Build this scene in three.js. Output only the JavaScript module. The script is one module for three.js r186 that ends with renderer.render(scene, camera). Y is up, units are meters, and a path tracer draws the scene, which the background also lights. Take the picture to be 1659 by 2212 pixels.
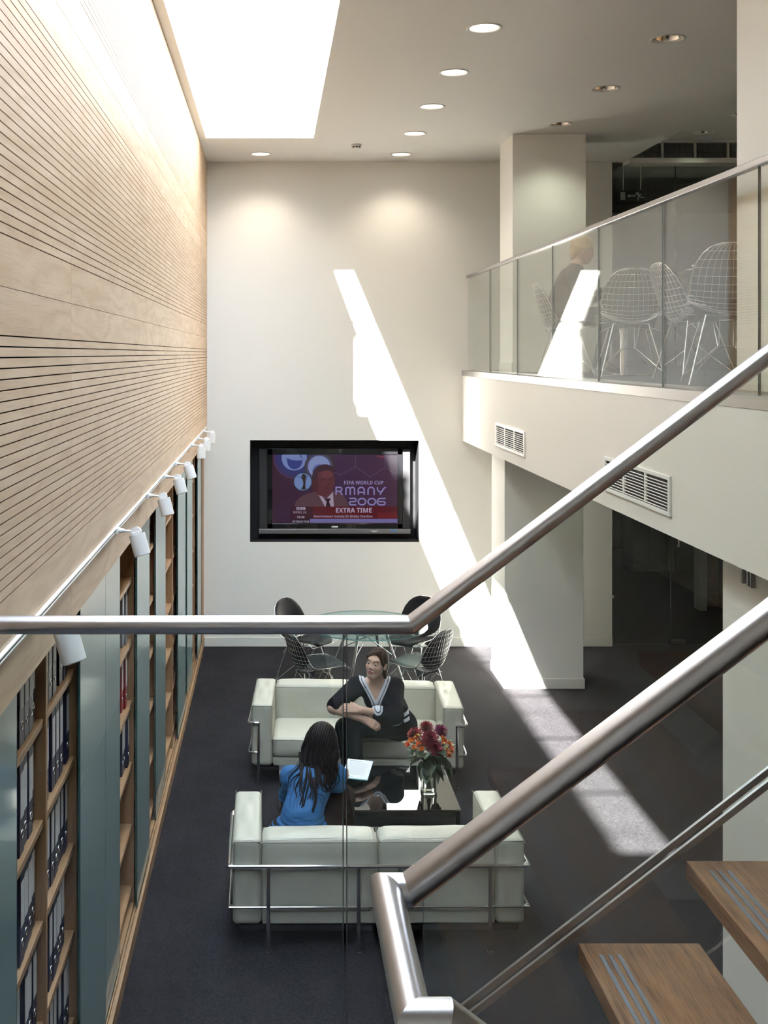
import * as THREE from 'three';
import { RoundedBoxGeometry } from 'three/addons/geometries/RoundedBoxGeometry.js';
import { mergeGeometries } from 'three/addons/utils/BufferGeometryUtils.js';

// ---------------------------------------------------------------- camera, sky, sun, exposure
// World: x to the east, y up, the room runs away along -z. "d" below is the distance along -z from the landing where the viewer stands.
const scene = new THREE.Scene();
const EYE = 3.4, FOCAL = 2370;
const camera = new THREE.PerspectiveCamera(2 * Math.atan(1106 / FOCAL) * 180 / Math.PI, 1659 / 2212, 0.05, 200);
camera.position.set(0, EYE, 0);
camera.lookAt(0, EYE, -10);
camera.setViewOffset(1659, 2212, 241.5, 342, 1659, 2212);      // rising-front view camera: verticals stay vertical
camera.updateProjectionMatrix();

scene.background = new THREE.Color(0.80, 0.945, 1.16);          // bright hazy summer sky
scene.backgroundIntensity = 10.6;

const sun = new THREE.DirectionalLight(new THREE.Color(1.0, 0.95, 0.90), 102);
sun.position.set(-8.2 + 1, 20, 22.1 - 6);
sun.target.position.set(1, 0, -6);
sun.castShadow = true;
sun.shadow.radius = 1.2;
sun.shadow.mapSize.set(4096, 4096);
Object.assign(sun.shadow.camera, { left: -12, right: 12, top: 14, bottom: -14, near: 1, far: 60 });
scene.add(sun, sun.target);

const renderer = new THREE.WebGLRenderer({ antialias: true });
renderer.toneMapping = THREE.LinearToneMapping;
renderer.toneMappingExposure = 1.27;
renderer.shadowMap.enabled = true;

// ---------------------------------------------------------------- helpers
let seed = 20060621;
const rnd = () => { seed = (seed + 0x6d2b79f5) | 0; let t = Math.imul(seed ^ (seed >>> 15), 1 | seed); t = (t + Math.imul(t ^ (t >>> 7), 61 | t)) ^ t; return ((t ^ (t >>> 14)) >>> 0) / 4294967296; };
const rr = (a, b) => a + (b - a) * rnd();
const V = (x, y, z) => new THREE.Vector3(x, y, z);
const lerp = (a, b, t) => a + (b - a) * t, clamp = (x, a, b) => Math.min(b, Math.max(a, x));
const sstep = (a, b, x) => { const t = clamp((x - a) / (b - a), 0, 1); return t * t * (3 - 2 * t); };
const lin = (r, g, b) => new THREE.Color().setRGB(r, g, b);

function plainGeo(g) {
  g = g.index ? g.toNonIndexed() : g;
  for (const k of Object.keys(g.attributes)) if (!['position', 'normal', 'uv'].includes(k)) g.deleteAttribute(k);
  if (!g.attributes.uv) g.setAttribute('uv', new THREE.BufferAttribute(new Float32Array(g.attributes.position.count * 2), 2));
  return g;
}
const merge = (list) => mergeGeometries(list.map(plainGeo));
// uv in metres: u runs along the grain axis where the face holds it
function uvMetres(g, grain = 'x') {
  const p = g.attributes.position, n = g.attributes.normal, uv = new Float32Array(p.count * 2), gi = 'xyz'.indexOf(grain);
  for (let i = 0; i < p.count; i++) {
    const a = [Math.abs(n.getX(i)), Math.abs(n.getY(i)), Math.abs(n.getZ(i))], m = a.indexOf(Math.max(...a));
    let ax = [0, 1, 2].filter((k) => k !== m);
    if (ax[1] === gi) ax = [ax[1], ax[0]];
    uv[i * 2] = p.getComponent(i, ax[0]); uv[i * 2 + 1] = p.getComponent(i, ax[1]);
  }
  g.setAttribute('uv', new THREE.BufferAttribute(uv, 2));
  return g;
}
// box between x0..x1, y0..y1, z0..z1
function box(x0, x1, y0, y1, z0, z1, r = 0, grain = 'x') {
  const w = Math.abs(x1 - x0), h = Math.abs(y1 - y0), d = Math.abs(z1 - z0);
  const g = r > 0 ? new RoundedBoxGeometry(w, h, d, 1, Math.min(r, w / 2.01, h / 2.01, d / 2.01)) : new THREE.BoxGeometry(w, h, d);
  g.translate((x0 + x1) / 2, (y0 + y1) / 2, (z0 + z1) / 2);
  return uvMetres(g, grain);
}
const boxD = (x0, x1, y0, y1, d0, d1, r = 0, grain = 'x') => box(x0, x1, y0, y1, -d1, -d0, r, grain);
function cyl(a, b, ra, rb = ra, sides = 10, caps = true) {
  const A = V(...a), B = V(...b), L = A.distanceTo(B), g = new THREE.CylinderGeometry(rb, ra, L, sides, 1, !caps);
  g.applyQuaternion(new THREE.Quaternion().setFromUnitVectors(V(0, 1, 0), B.clone().sub(A).normalize()));
  return g.translate((A.x + B.x) / 2, (A.y + B.y) / 2, (A.z + B.z) / 2);
}
const tube = (pts, r, sides = 6, seg = 0, closed = false) => new THREE.TubeGeometry(new THREE.CatmullRomCurve3(pts.map((p) => V(...p)), closed, 'catmullrom', 0.5), seg || pts.length * 3, r, sides, closed);
// straight tubes joined by mitres
function mitred(pts, r, sides = 32) {
  const P = pts.map((p) => V(...p)), out = [];
  for (let i = 0; i < P.length - 1; i++) {
    const t = P[i + 1].clone().sub(P[i]).normalize(), n = Math.abs(t.y) > 0.9 ? V(1, 0, 0) : V(0, 1, 0);
    const b = V().crossVectors(t, n).normalize(); n.crossVectors(b, t).normalize();
    const m0 = i > 0 ? t.clone().add(P[i].clone().sub(P[i - 1]).normalize()).normalize() : t, m1 = i < P.length - 2 ? t.clone().add(P[i + 2].clone().sub(P[i + 1]).normalize()).normalize() : t;
    const pos = [], nor = [], uv = [], L = P[i].distanceTo(P[i + 1]);
    const ring = (c, m, k) => { const o = n.clone().multiplyScalar(Math.cos(k) * r).addScaledVector(b, Math.sin(k) * r); return c.clone().add(o).addScaledVector(t, -o.dot(m) / t.dot(m)); };
    for (let k = 0; k < sides; k++) {
      const a0 = (k / sides) * 2 * Math.PI, a1 = ((k + 1) / sides) * 2 * Math.PI;
      const A = ring(P[i], m0, a0), B = ring(P[i], m0, a1), C = ring(P[i + 1], m1, a1), D = ring(P[i + 1], m1, a0);
      const na = n.clone().multiplyScalar(Math.cos(a0)).addScaledVector(b, Math.sin(a0)), nb = n.clone().multiplyScalar(Math.cos(a1)).addScaledVector(b, Math.sin(a1));
      for (const [p, q, u] of [[A, na, [0, a0]], [B, nb, [0, a1]], [D, na, [L, a0]], [B, nb, [0, a1]], [C, nb, [L, a1]], [D, na, [L, a0]]]) { pos.push(p.x, p.y, p.z); nor.push(q.x, q.y, q.z); uv.push(u[0], u[1] * r); }
    }
    for (const [end, c, mm] of [[0, P[i], m0], [1, P[i + 1], m1]]) {
      if ((end === 0 && i > 0) || (end === 1 && i < P.length - 2)) continue;
      const q = t.clone().multiplyScalar(end ? 1 : -1);
      for (let k = 0; k < sides; k++) {
        const A = ring(c, mm, (k / sides) * 2 * Math.PI), B = ring(c, mm, ((k + 1) / sides) * 2 * Math.PI);
        for (const p of end ? [c, A, B] : [c, B, A]) { pos.push(p.x, p.y, p.z); nor.push(q.x, q.y, q.z); uv.push(0, 0); }
      }
    }
    const g = new THREE.BufferGeometry();
    g.setAttribute('position', new THREE.Float32BufferAttribute(pos, 3)); g.setAttribute('normal', new THREE.Float32BufferAttribute(nor, 3)); g.setAttribute('uv', new THREE.Float32BufferAttribute(uv, 2));
    out.push(g);
  }
  return merge(out);
}
// a polygon in the x-y plane given thickness along z (z0..z1)
function slabXY(poly, z0, z1, holes = []) {
  const s = new THREE.Shape(poly.map(([x, y]) => new THREE.Vector2(x, y)));
  for (const h of holes) s.holes.push(new THREE.Path(h.map(([x, y]) => new THREE.Vector2(x, y))));
  return uvMetres(new THREE.ExtrudeGeometry(s, { depth: z1 - z0, bevelEnabled: false }).translate(0, 0, z0));
}
const lathe = (pts, seg = 32) => new THREE.LatheGeometry(pts.map(([r, y]) => new THREE.Vector2(r, y)), seg);

const used = new Map();
const numbered = (n) => { const k = used.get(n) ?? 0; used.set(n, k + 1); return k ? n + '_' + String(k).padStart(3, '0') : n; };
function obj(name, g, m, parent = scene) {
  const o = new THREE.Mesh(g, m); o.name = parent === scene ? numbered(name) : name; o.castShadow = o.receiveShadow = true; parent.add(o); return o;
}
function tag(o, label, category, group) { o.userData.label = label; o.userData.category = category; if (group) o.userData.group = group; return o; }
function thing(name, label, category, pos = [0, 0, 0], turn = 0, group) {
  const o = new THREE.Group(); o.name = numbered(name); o.position.set(...pos); o.rotation.y = turn; scene.add(o); return tag(o, label, category, group);
}
function part(name, parent) { const o = new THREE.Group(); o.name = name; parent.add(o); return o; }
function struct(name, g, m, label, category) {
  const o = g ? obj(name, g, m) : (() => { const q = new THREE.Group(); q.name = numbered(name); scene.add(q); return q; })();
  tag(o, label, category); o.userData.kind = 'structure'; return o;
}
function dup(o, pos, turn, label, group) {
  const c = o.clone(); c.name = numbered(o.name.replace(/_\d{3}$/, '')); scene.add(c); c.position.set(...pos); c.rotation.set(0, turn, 0);
  c.userData = { ...o.userData }; if (label) c.userData.label = label; if (group) c.userData.group = group; return c;
}

// ---------------------------------------------------------------- computed textures
function hash(x, y, s) { let h = Math.imul(x, 374761393) ^ Math.imul(y, 668265263) ^ Math.imul(s, 2147483647 ^ 0x5bd1e995); h = Math.imul(h ^ (h >>> 13), 1274126177); return ((h ^ (h >>> 16)) >>> 0) / 4294967296; }
function vnoise(x, y, px, py, s) {                       // value noise, periodic over px x py cells
  const ix = Math.floor(x), iy = Math.floor(y), fx = x - ix, fy = y - iy, u = fx * fx * (3 - 2 * fx), v = fy * fy * (3 - 2 * fy), m = (a, n) => ((a % n) + n) % n;
  const x0 = m(ix, px), x1 = m(ix + 1, px), y0 = m(iy, py), y1 = m(iy + 1, py);
  return lerp(lerp(hash(x0, y0, s), hash(x1, y0, s), u), lerp(hash(x0, y1, s), hash(x1, y1, s), u), v);
}
function fbm(u, v, cx, cy, oct, s) { let a = 0, w = 0.5, t = 0; for (let i = 0; i < oct; i++) { a += w * vnoise(u * cx, v * cy, cx, cy, s + i); t += w; w *= 0.5; cx *= 2; cy *= 2; } return a / t; }
function tex(w, h, metresU, metresV, srgb, fn) {
  const data = new Uint8Array(w * h * 4);
  for (let y = 0; y < h; y++) for (let x = 0; x < w; x++) {
    const c = fn(x / w, y / h), i = (y * w + x) * 4;
    data[i] = clamp(c[0], 0, 1) * 255; data[i + 1] = clamp(c[1], 0, 1) * 255; data[i + 2] = clamp(c[2], 0, 1) * 255; data[i + 3] = 255;
  }
  const t = new THREE.DataTexture(data, w, h);
  t.wrapS = t.wrapT = THREE.RepeatWrapping; t.magFilter = THREE.LinearFilter; t.minFilter = THREE.LinearMipmapLinearFilter; t.repeat.set(1 / metresU, 1 / metresV);
  if (srgb) t.colorSpace = THREE.SRGBColorSpace; t.needsUpdate = true; return t;
}
const mix3 = (a, b, t) => [lerp(a[0], b[0], t), lerp(a[1], b[1], t), lerp(a[2], b[2], t)];
// wood: light and dark tones (sRGB 0..1), figure rings, pores
function wood(light, dark, mu, mv, rings, warp, poreAmt, s, w = 1024, h = 1024) {
  return tex(w, h, mu, mv, true, (u, v) => {
    const n = fbm(u, v, 2, 3, 4, s), n2 = fbm(u, v, 5, 40, 3, s + 20), f = v * rings + n * warp;
    let r = Math.abs((f - Math.floor(f)) * 2 - 1); r = Math.pow(r, 1.7);
    const pores = fbm(u, v, 24, 420, 2, s + 40), tone = fbm(u, v, 2, 8, 3, s + 60);
    return mix3(light, dark, clamp(0.28 * r + 0.35 * (n2 - 0.3) + 0.3 * (tone - 0.4) + poreAmt * Math.max(0, pores - 0.55) * 3, 0, 1));
  });
}
const noiseTex = (m, cells, oct, s, size = 512) => tex(size, size, m, m, false, (u, v) => { const k = fbm(u, v, cells, cells, oct, s); return [k, k, k]; });

const std = (o) => new THREE.MeshStandardMaterial(o), phy = (o) => new THREE.MeshPhysicalMaterial(o);
const fineBump = noiseTex(0.25, 64, 3, 5), softBump = noiseTex(0.6, 5, 4, 9);
const plasterBump = noiseTex(0.8, 40, 4, 77);
const M = {
  paint: std({ color: lin(0.79, 0.775, 0.73), roughness: 0.85, bumpMap: plasterBump, bumpScale: 0.0006 }),
  ceilingPaint: std({ color: lin(0.78, 0.76, 0.72), roughness: 0.9, bumpMap: plasterBump, bumpScale: 0.0004 }),
  skirting: std({ color: lin(0.80, 0.78, 0.73), roughness: 0.45 }),
  render: std({ color: lin(0.45, 0.42, 0.38), roughness: 0.95 }),
  darkCarpet: phy({ specularIntensity: 0.15, map: tex(512, 512, 1.3, 1.3, true, (u, v) => { const a = fbm(u, v, 5, 5, 5, 3), b = vnoise(u * 170, v * 170, 170, 170, 8), c = 0.18 + 0.05 * (a - 0.5) + 0.07 * (b - 0.5); return [c * 1.025, c * 0.965, c * 1.035]; }), roughness: 1, bumpMap: noiseTex(0.3, 120, 2, 12), bumpScale: 0.0016 }),
  greyCarpet: phy({ specularIntensity: 0.2, map: tex(256, 256, 0.9, 0.9, true, (u, v) => { const c = 0.34 + 0.06 * (fbm(u, v, 30, 30, 3, 31) - 0.5); return [c, c, c * 1.06]; }), roughness: 1 }),
  panelWood: std({ map: wood([0.83, 0.725, 0.61], [0.67, 0.535, 0.40], 2.45, 1.04, 9, 7, 0.3, 101), roughness: 0.55 }),
  groove: std({ color: lin(0.022, 0.014, 0.010), roughness: 1 }),
  oak: std({ map: wood([0.71, 0.565, 0.42], [0.53, 0.39, 0.27], 1.2, 0.6, 7, 4, 0.35, 202), roughness: 0.5 }),
  treadOak: std({ map: wood([0.60, 0.44, 0.30], [0.34, 0.22, 0.135], 1.2, 0.5, 6, 5, 1.0, 303), roughness: 0.42, bumpMap: noiseTex(0.3, 60, 2, 66), bumpScale: 0.0003 }),
  insert: std({ color: lin(0.16, 0.17, 0.19), roughness: 0.6 }),
  tealGlass: phy({ color: lin(0.26, 0.395, 0.42), roughness: 0.32, clearcoat: 0.6, clearcoatRoughness: 0.08 }),
  tealEdge: std({ color: lin(0.03, 0.10, 0.10), roughness: 0.25 }),
  steel: std({ color: lin(0.62, 0.60, 0.60), metalness: 1, roughness: 0.3 }),
  railSteel: std({ color: lin(0.42, 0.41, 0.41), metalness: 1, roughness: 0.36 }),
  darkSteel: std({ color: lin(0.35, 0.34, 0.35), metalness: 1, roughness: 0.4 }),
  chrome: std({ color: lin(0.78, 0.78, 0.80), metalness: 1, roughness: 0.09 }),
  wire: std({ color: lin(0.88, 0.88, 0.89), metalness: 1, roughness: 0.24 }),
  clear: phy({ color: lin(0.955, 0.975, 0.965), roughness: 0, transmission: 1, thickness: 0, ior: 1.5 }),
  skyGlass: phy({ color: lin(0.97, 0.985, 0.98), roughness: 0, transmission: 1, thickness: 0, ior: 1.5 }),
  glassEdge: std({ color: lin(0.07, 0.10, 0.095), roughness: 0.2 }),
  tableGlass: phy({ color: lin(0.80, 0.92, 0.91), roughness: 0.02, transmission: 1, thickness: 0, ior: 1.52 }),
  tableEdge: phy({ color: lin(0.25, 0.52, 0.50), roughness: 0.1, transmission: 0.5, thickness: 0 }),
  blackGlass: phy({ color: lin(0.004, 0.004, 0.005), roughness: 0.015, clearcoat: 1, clearcoatRoughness: 0.0, ior: 1.6 }),
  blackMetal: std({ color: lin(0.012, 0.012, 0.013), roughness: 0.35 }),
  blackMatt: std({ color: lin(0.008, 0.008, 0.010), roughness: 0.6 }),
  leather: std({ color: lin(0.60, 0.58, 0.485), roughness: 0.42, bumpMap: softBump, bumpScale: 0.006 }),
  piping: std({ color: lin(0.20, 0.19, 0.155), roughness: 0.6 }),
  blackLeather: phy({ specularIntensity: 0.4, color: lin(0.012, 0.012, 0.015), roughness: 0.45, bumpMap: fineBump, bumpScale: 0.0006 }),
  white: std({ color: lin(0.82, 0.82, 0.80), roughness: 0.35 }),
  whitePlastic: std({ color: lin(0.72, 0.71, 0.68), roughness: 0.5 }),
  alu: std({ color: lin(0.70, 0.69, 0.66), roughness: 0.45 }),
  dark: std({ color: lin(0.02, 0.02, 0.022), roughness: 0.8 }),
  lampGlow: std({ color: lin(0.9, 0.9, 0.9), emissive: new THREE.Color(1, 0.93, 0.82), emissiveIntensity: 3.2 }),
  paper: std({ color: lin(0.80, 0.81, 0.82), roughness: 0.7 }),
};
// ---------------------------------------------------------------- the setting
const CEIL = 5.63, HIGH = 5.86, UP = 3.21, SOFFIT = 2.39, BACK = 12.75, LEFT = -0.757, FASCIA = 2.207, GLASSX = 2.275;
const circle = (x, y, r, n = 28) => Array.from({ length: n }, (_, i) => [x + r * Math.cos(-i / n * 2 * Math.PI), y + r * Math.sin(-i / n * 2 * Math.PI)]);
const LAMPS = [[1.44, 12.27], [1.44, 11.11], [1.44, 9.90], [1.44, 8.70], [1.45, 7.51], [-0.13, 12.25]];
const REFLECTORS = [[2.80, 7.77], [2.80, 9.23], [2.80, 10.66]];

struct('floor', boxD(-1.3, 10, -0.2, 0, -1.8, 19.2), M.darkCarpet, 'dark aubergine carpet of the ground floor', 'floor');

// ceiling with the roof-light opening and holes for the recessed lamps (shape y = d)
{
  const s = new THREE.Shape([[-1.3, -1.8], [4.09, -1.8], [4.09, 19.2], [-1.3, 19.2]].map((p) => new THREE.Vector2(...p)));
  s.holes.push(new THREE.Path([[-0.685, 0.7], [-0.685, 11.35], [0.427, 11.35], [0.427, 0.7]].map((p) => new THREE.Vector2(...p))));
  for (const [x, d] of LAMPS) s.holes.push(new THREE.Path(circle(x, d, 0.112).map((p) => new THREE.Vector2(...p))));
  for (const [x, d] of REFLECTORS) s.holes.push(new THREE.Path(circle(x, d, 0.112).map((p) => new THREE.Vector2(...p))));
  const g = new THREE.ExtrudeGeometry(s, { depth: 0.35, bevelEnabled: false }).rotateX(-Math.PI / 2).translate(0, CEIL, 0);
  struct('ceiling', uvMetres(g), M.ceilingPaint, 'plain off-white plaster ceiling around the roof light', 'ceiling');
  const hi = new THREE.Shape([[4.09, -1.8], [10, -1.8], [10, 19.2], [4.09, 19.2]].map((p) => new THREE.Vector2(...p)));
  for (const d of [12.2, 11.3]) hi.holes.push(new THREE.Path(circle(4.8, d, 0.1).map((p) => new THREE.Vector2(...p))));
  struct('ceiling', uvMetres(new THREE.ExtrudeGeometry(hi, { depth: 0.3, bevelEnabled: false }).rotateX(-Math.PI / 2).translate(0, HIGH, 0)), M.ceilingPaint, 'higher ceiling over the far side of the upper floor', 'ceiling');
}

// roof light
{
  const w = struct('window_1', null, null, 'long glazed roof light beside the timber wall', 'roof light');
  const x0 = -0.685, x1 = 0.427, d0 = 0.7, d1 = 11.35, y0 = CEIL + 0.35, y1 = CEIL + 0.5;
  obj('upstand', merge([boxD(x0 - 0.12, x0, y0, y1, d0 - 0.12, d1 + 0.12), boxD(x1, x1 + 0.12, y0, y1, d0 - 0.12, d1 + 0.12), boxD(x0, x1, y0, y1, d0 - 0.12, d0), boxD(x0, x1, y0, y1, d1, d1 + 0.12)]), M.white, w);
  const bars = []; for (let d = d1; d > d0 - 0.8; d -= 1.203) bars.push(d);
  for (let i = 0; i < bars.length - 1; i++) {
    obj('pane', boxD(x0, x1, y1 - 0.012, y1 - 0.004, bars[i + 1] + 0.009, bars[i] - 0.009), M.skyGlass, w);
    if (i) obj('glazing_bar', boxD(x0 - 0.03, x1 + 0.03, y1 - 0.018, y1 + 0.006, bars[i] - 0.009, bars[i] + 0.009), M.alu, w);
  }
}
// outside, on the roof: the neighbour's rendered wall that shades the roof light, with a tree rising behind it
{
  const top = [[-4, 2.5], [2.4, 2.46], [4.2, 2.28], [7.12, 2.15], [7.12, 1.9], [7.55, 1.9], [7.55, 2.62], [7.42, 2.79], [8.2, 2.86], [14.5, 2.9]];
  const poly = [[-4, 0.2], ...top, [14.5, 0.2]].map(([d, h]) => [d, CEIL + h]);
  const g = slabXY(poly, 0, 0.3).rotateY(Math.PI / 2).translate(-1.25, 0, 0);    // shape x = d -> world z = -d
  struct('wall_neighbour', g, M.render, 'rendered wall of the next building above the roof', 'wall');
  const t = thing('tree', 'leafy tree standing behind the roof wall', 'tree', [-2.3, 0, -4.2]);
  obj('trunk', merge([cyl([0, 0, 0], [0, 6.2, 0], 0.16, 0.1, 8), cyl([0, 5.6, 0], [0.3, 7.9, 1.6], 0.07, 0.03, 6), cyl([0, 5.8, 0], [0.5, 8.1, -1.7], 0.07, 0.03, 6), cyl([0, 6, 0], [0.6, 8.2, 0], 0.07, 0.03, 6)]), M.oak, t);
  const leaf = new THREE.SphereGeometry(0.085, 6, 4).scale(1, 0.25, 0.6), N = 900, im = new THREE.InstancedMesh(leaf, std({ color: lin(0.09, 0.16, 0.05), roughness: 0.7 }), N), o = new THREE.Object3D();
  for (let i = 0; i < N; i++) {
    const z = rr(-3.2, 4.2), e = 0.85 + 0.3 * Math.sin(z * 2.7) + 0.15 * Math.sin(z * 6.1 + 1);
    o.position.set(rr(0.5, 1.25), 6.9 + Math.pow(rnd(), 0.7) * 0.95 * e + 0.38, z); o.rotation.set(rr(0, 6), rr(0, 6), rr(0, 6)); o.scale.setScalar(rr(0.7, 1.5)); o.updateMatrix(); im.setMatrixAt(i, o.matrix);
  }
  im.name = 'foliage'; im.userData.kind = 'stuff'; im.castShadow = true; t.add(im);
}

// back wall with the screen recess
const TVR = { x0: -0.258, x1: 1.705, y0: 1.211, y1: 2.394 };
{
  const w = struct('wall_back', slabXY([[-1.3, 0], [3.95, 0], [3.95, CEIL], [-1.3, CEIL]], -(BACK + 0.4), -BACK, [[[TVR.x0, TVR.y0], [TVR.x0, TVR.y1], [TVR.x1, TVR.y1], [TVR.x1, TVR.y0]]]), M.paint, 'tall off-white plastered end wall with a recess for the screen', 'wall');
  const { x0, x1, y0, y1 } = TVR, a = BACK + 0.001, b = BACK + 0.3, t = 0.004;
  obj('recess_lining', merge([boxD(x0, x1, y0, y1, b, b + 0.02), boxD(x0, x0 + t, y0, y1, a, b), boxD(x1 - t, x1, y0, y1, a, b), boxD(x0, x1, y0, y0 + t, a, b), boxD(x0, x1, y1 - t, y1, a, b)]), M.blackMatt, w);
}
struct('baseboard_back', merge([boxD(-0.79, 3.95, 0, 0.105, BACK - 0.016, BACK, 0.003), boxD(2.3, 3.95, UP, UP + 0.1, BACK - 0.016, BACK, 0.003)]), M.skirting, 'white skirting board along the end wall', 'skirting');

// left wall: plastered core, grooved timber panels above the bookcase
const wallLeft = struct('wall_left', null, null, 'pale timber wall of grooved acoustic panels above the bookcase', 'wall');
obj('core', merge([boxD(-1.45, -1.2, 0, 6.0, -1.8, BACK + 0.4), boxD(-1.2, LEFT - 0.02, SOFFIT, CEIL, -1.8, BACK)]), M.groove, wallLeft);
{
  const rows = [[2.39, 3.589, 2.705], [3.589, 4.634, 3.738], [4.634, 5.63, 4.788]], cols = [[-1.7, 1.68], [1.68, 4.13], [4.13, 6.61], [6.61, 9.08], [9.08, 11.55], [11.55, 12.75]], pitch = 0.03108, gap = 0.0042;
  const veneer = [0, 1, 2].map((k) => { const m = M.panelWood.clone(); m.map = M.panelWood.map.clone(); m.map.offset.set(0.37 * k, 0.29 * k); m.color.setScalar([1, 0.965, 0.985][k]); return m; });
  cols.forEach(([d0, d1], ci) => rows.forEach(([y0, y1, g0], ri) => {
    const p = part('panel', wallLeft), m = veneer[(ci + ri * 2) % 3], a = d0 + 0.0012, b = d1 - 0.0012, xb = LEFT - 0.019, face = (ya, yb) => boxD(xb, LEFT, ya, yb, a, b, 0, 'z'), g1 = g0 + 24 * pitch;
    obj('plain_band', face(y0 + 0.001, g0 - gap / 2), m, p); obj('plain_band', face(g1 + gap / 2, y1 - 0.001), m, p);
    const slats = Array.from({ length: 24 }, (_, i) => face(g0 + i * pitch + gap / 2, g0 + (i + 1) * pitch - gap / 2));
    if (ci >= 1 && ci <= 3) slats.forEach((s) => obj('slat', s, m, p)); else obj('grooved_face', merge(slats), m, p);
  }));
}

// upper floor slab with its fascia, finished with carpet
{
  const s = struct('floor_upper', boxD(FASCIA, 10, SOFFIT, UP - 0.03, -1.8, 19.2), M.paint, 'upper floor slab with a deep cream fascia over the ground floor', 'floor');
  obj('carpet', boxD(FASCIA + 0.11, 10, UP - 0.03, UP, -1.8, 19.2), M.greyCarpet, s);
}
// enclosing walls
struct('wall_right', boxD(6.0, 6.2, 0, 6.2, -1.8, BACK), M.paint, 'plain wall along the far side of both floors', 'wall');
struct('wall_front', boxD(-1.3, 6.2, 0, 6.2, -2.0, -1.8), M.paint, 'plain wall behind the stair landing', 'wall');
struct('wall_office', merge([boxD(3.75, 3.95, 0, CEIL, BACK + 0.4, 19.2), boxD(3.75, 10, 0, 6.2, 19.2, 19.4), boxD(9.8, 10, 0, 6.2, BACK, 19.2), boxD(6.2, 10, 0, 6.2, BACK - 0.2, BACK)]), M.paint, 'walls of the unlit office behind the glass', 'wall');

// columns: two bays, each wider on the ground floor
const column = (x0, x1, y0, y1, d0, d1, label) => {
  const c = struct('column', boxD(x0, x1, y0, y1, d0, d1, 0.004), M.paint, label, 'column');
  obj('skirting', boxD(x0 - 0.012, x1 + 0.012, y0, y0 + 0.1, d0 - 0.012, d1 + 0.012, 0.003), M.skirting, c);
};
column(2.36, 3.16, 0, SOFFIT, 11.14, 11.80, 'white ground floor column beside the end wall, partly in sun');
column(2.438, 3.185, UP, CEIL, 11.13, 11.74, 'white upper floor column behind the seated blond person');
column(2.36, 3.16, 0, SOFFIT, 5.13, 5.75, 'white ground floor column behind the stair treads');
column(2.438, 3.185, UP, CEIL, 5.15, 5.76, 'white upper floor column beside the end of the wire chairs');

// bulkhead with air grilles over the glazed screen
{
  const b = struct('trim_1', merge([boxD(4.09, 6.0, 5.585, 5.64, 12.55, 13.6), boxD(4.09, 6.0, HIGH - 0.03, HIGH, 12.62, 13.6)]), M.paint, 'cream bulkhead with square mesh air grilles', 'bulkhead');
  for (let i = 0; i < 5; i++) { const x = 4.13 + i * 0.378; obj('mullion', boxD(x - 0.022, x + 0.002, 5.64, HIGH - 0.03, 12.64, 12.7), M.paint, b);
    const bars = []; for (let k = 1; k < 26; k++) bars.push(boxD(x + k * 0.0138, x + k * 0.0138 + 0.003, 5.64, HIGH - 0.03, 12.668, 12.676)); for (let k = 1; k < 14; k++) bars.push(boxD(x, x + 0.356, 5.64 + k * 0.0138, 5.643 + k * 0.0138, 12.668, 12.676));
    obj('mesh_grille', merge(bars), M.darkSteel, b); }
  obj('duct', boxD(4.09, 6.0, 5.64, HIGH - 0.03, 13.55, 13.6), M.alu, b);
}
// glazed office fronts
{
  const a = struct('window_2', null, null, 'frameless dark glass screen of the ground floor office', 'glass screen');
  obj('pane', boxD(3.955, 4.645, 0.01, SOFFIT, BACK + 0.05, BACK + 0.062), M.clear, a); obj('pane', boxD(5.57, 5.99, 0.01, SOFFIT, BACK + 0.05, BACK + 0.062), M.clear, a);
  for (const y of [0.55, 1.3]) obj('fixing', boxD(3.955, 3.985, y, y + 0.03, BACK + 0.03, BACK + 0.08, 0.004), M.steel, a);
  const dr = struct('door_1', null, null, 'frameless glass office door with a steel pull handle', 'door');
  obj('leaf', boxD(4.655, 5.56, 0.01, SOFFIT - 0.01, BACK + 0.05, BACK + 0.062), M.clear, dr);
  obj('edge', merge([boxD(4.648, 4.654, 0.01, SOFFIT, BACK + 0.05, BACK + 0.062), boxD(5.562, 5.568, 0.01, SOFFIT, BACK + 0.05, BACK + 0.062)]), M.glassEdge, dr);
  obj('handle', tube([[4.72, 1.42, -12.79], [4.72, 1.42, -12.74], [4.72, 1.38, -12.735], [4.72, 1.2, -12.735], [4.72, 1.16, -12.74], [4.72, 1.16, -12.79]], 0.01, 8, 30), M.steel, dr);
  obj('patch_fitting', boxD(4.66, 4.82, 0.01, 0.06, BACK + 0.042, BACK + 0.07, 0.004), M.steel, dr);
  const u = struct('window_3', null, null, 'dark glass screen of the upper floor office', 'glass screen');
  obj('pane', boxD(3.955, 4.70, UP, 5.585, BACK + 0.05, BACK + 0.062), M.clear, u); obj('pane', boxD(4.71, 5.99, UP, 5.585, BACK + 0.05, BACK + 0.062), M.clear, u);
  obj('edge', boxD(4.701, 4.709, UP, 5.585, BACK + 0.05, BACK + 0.062), M.glassEdge, u);
}
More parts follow.
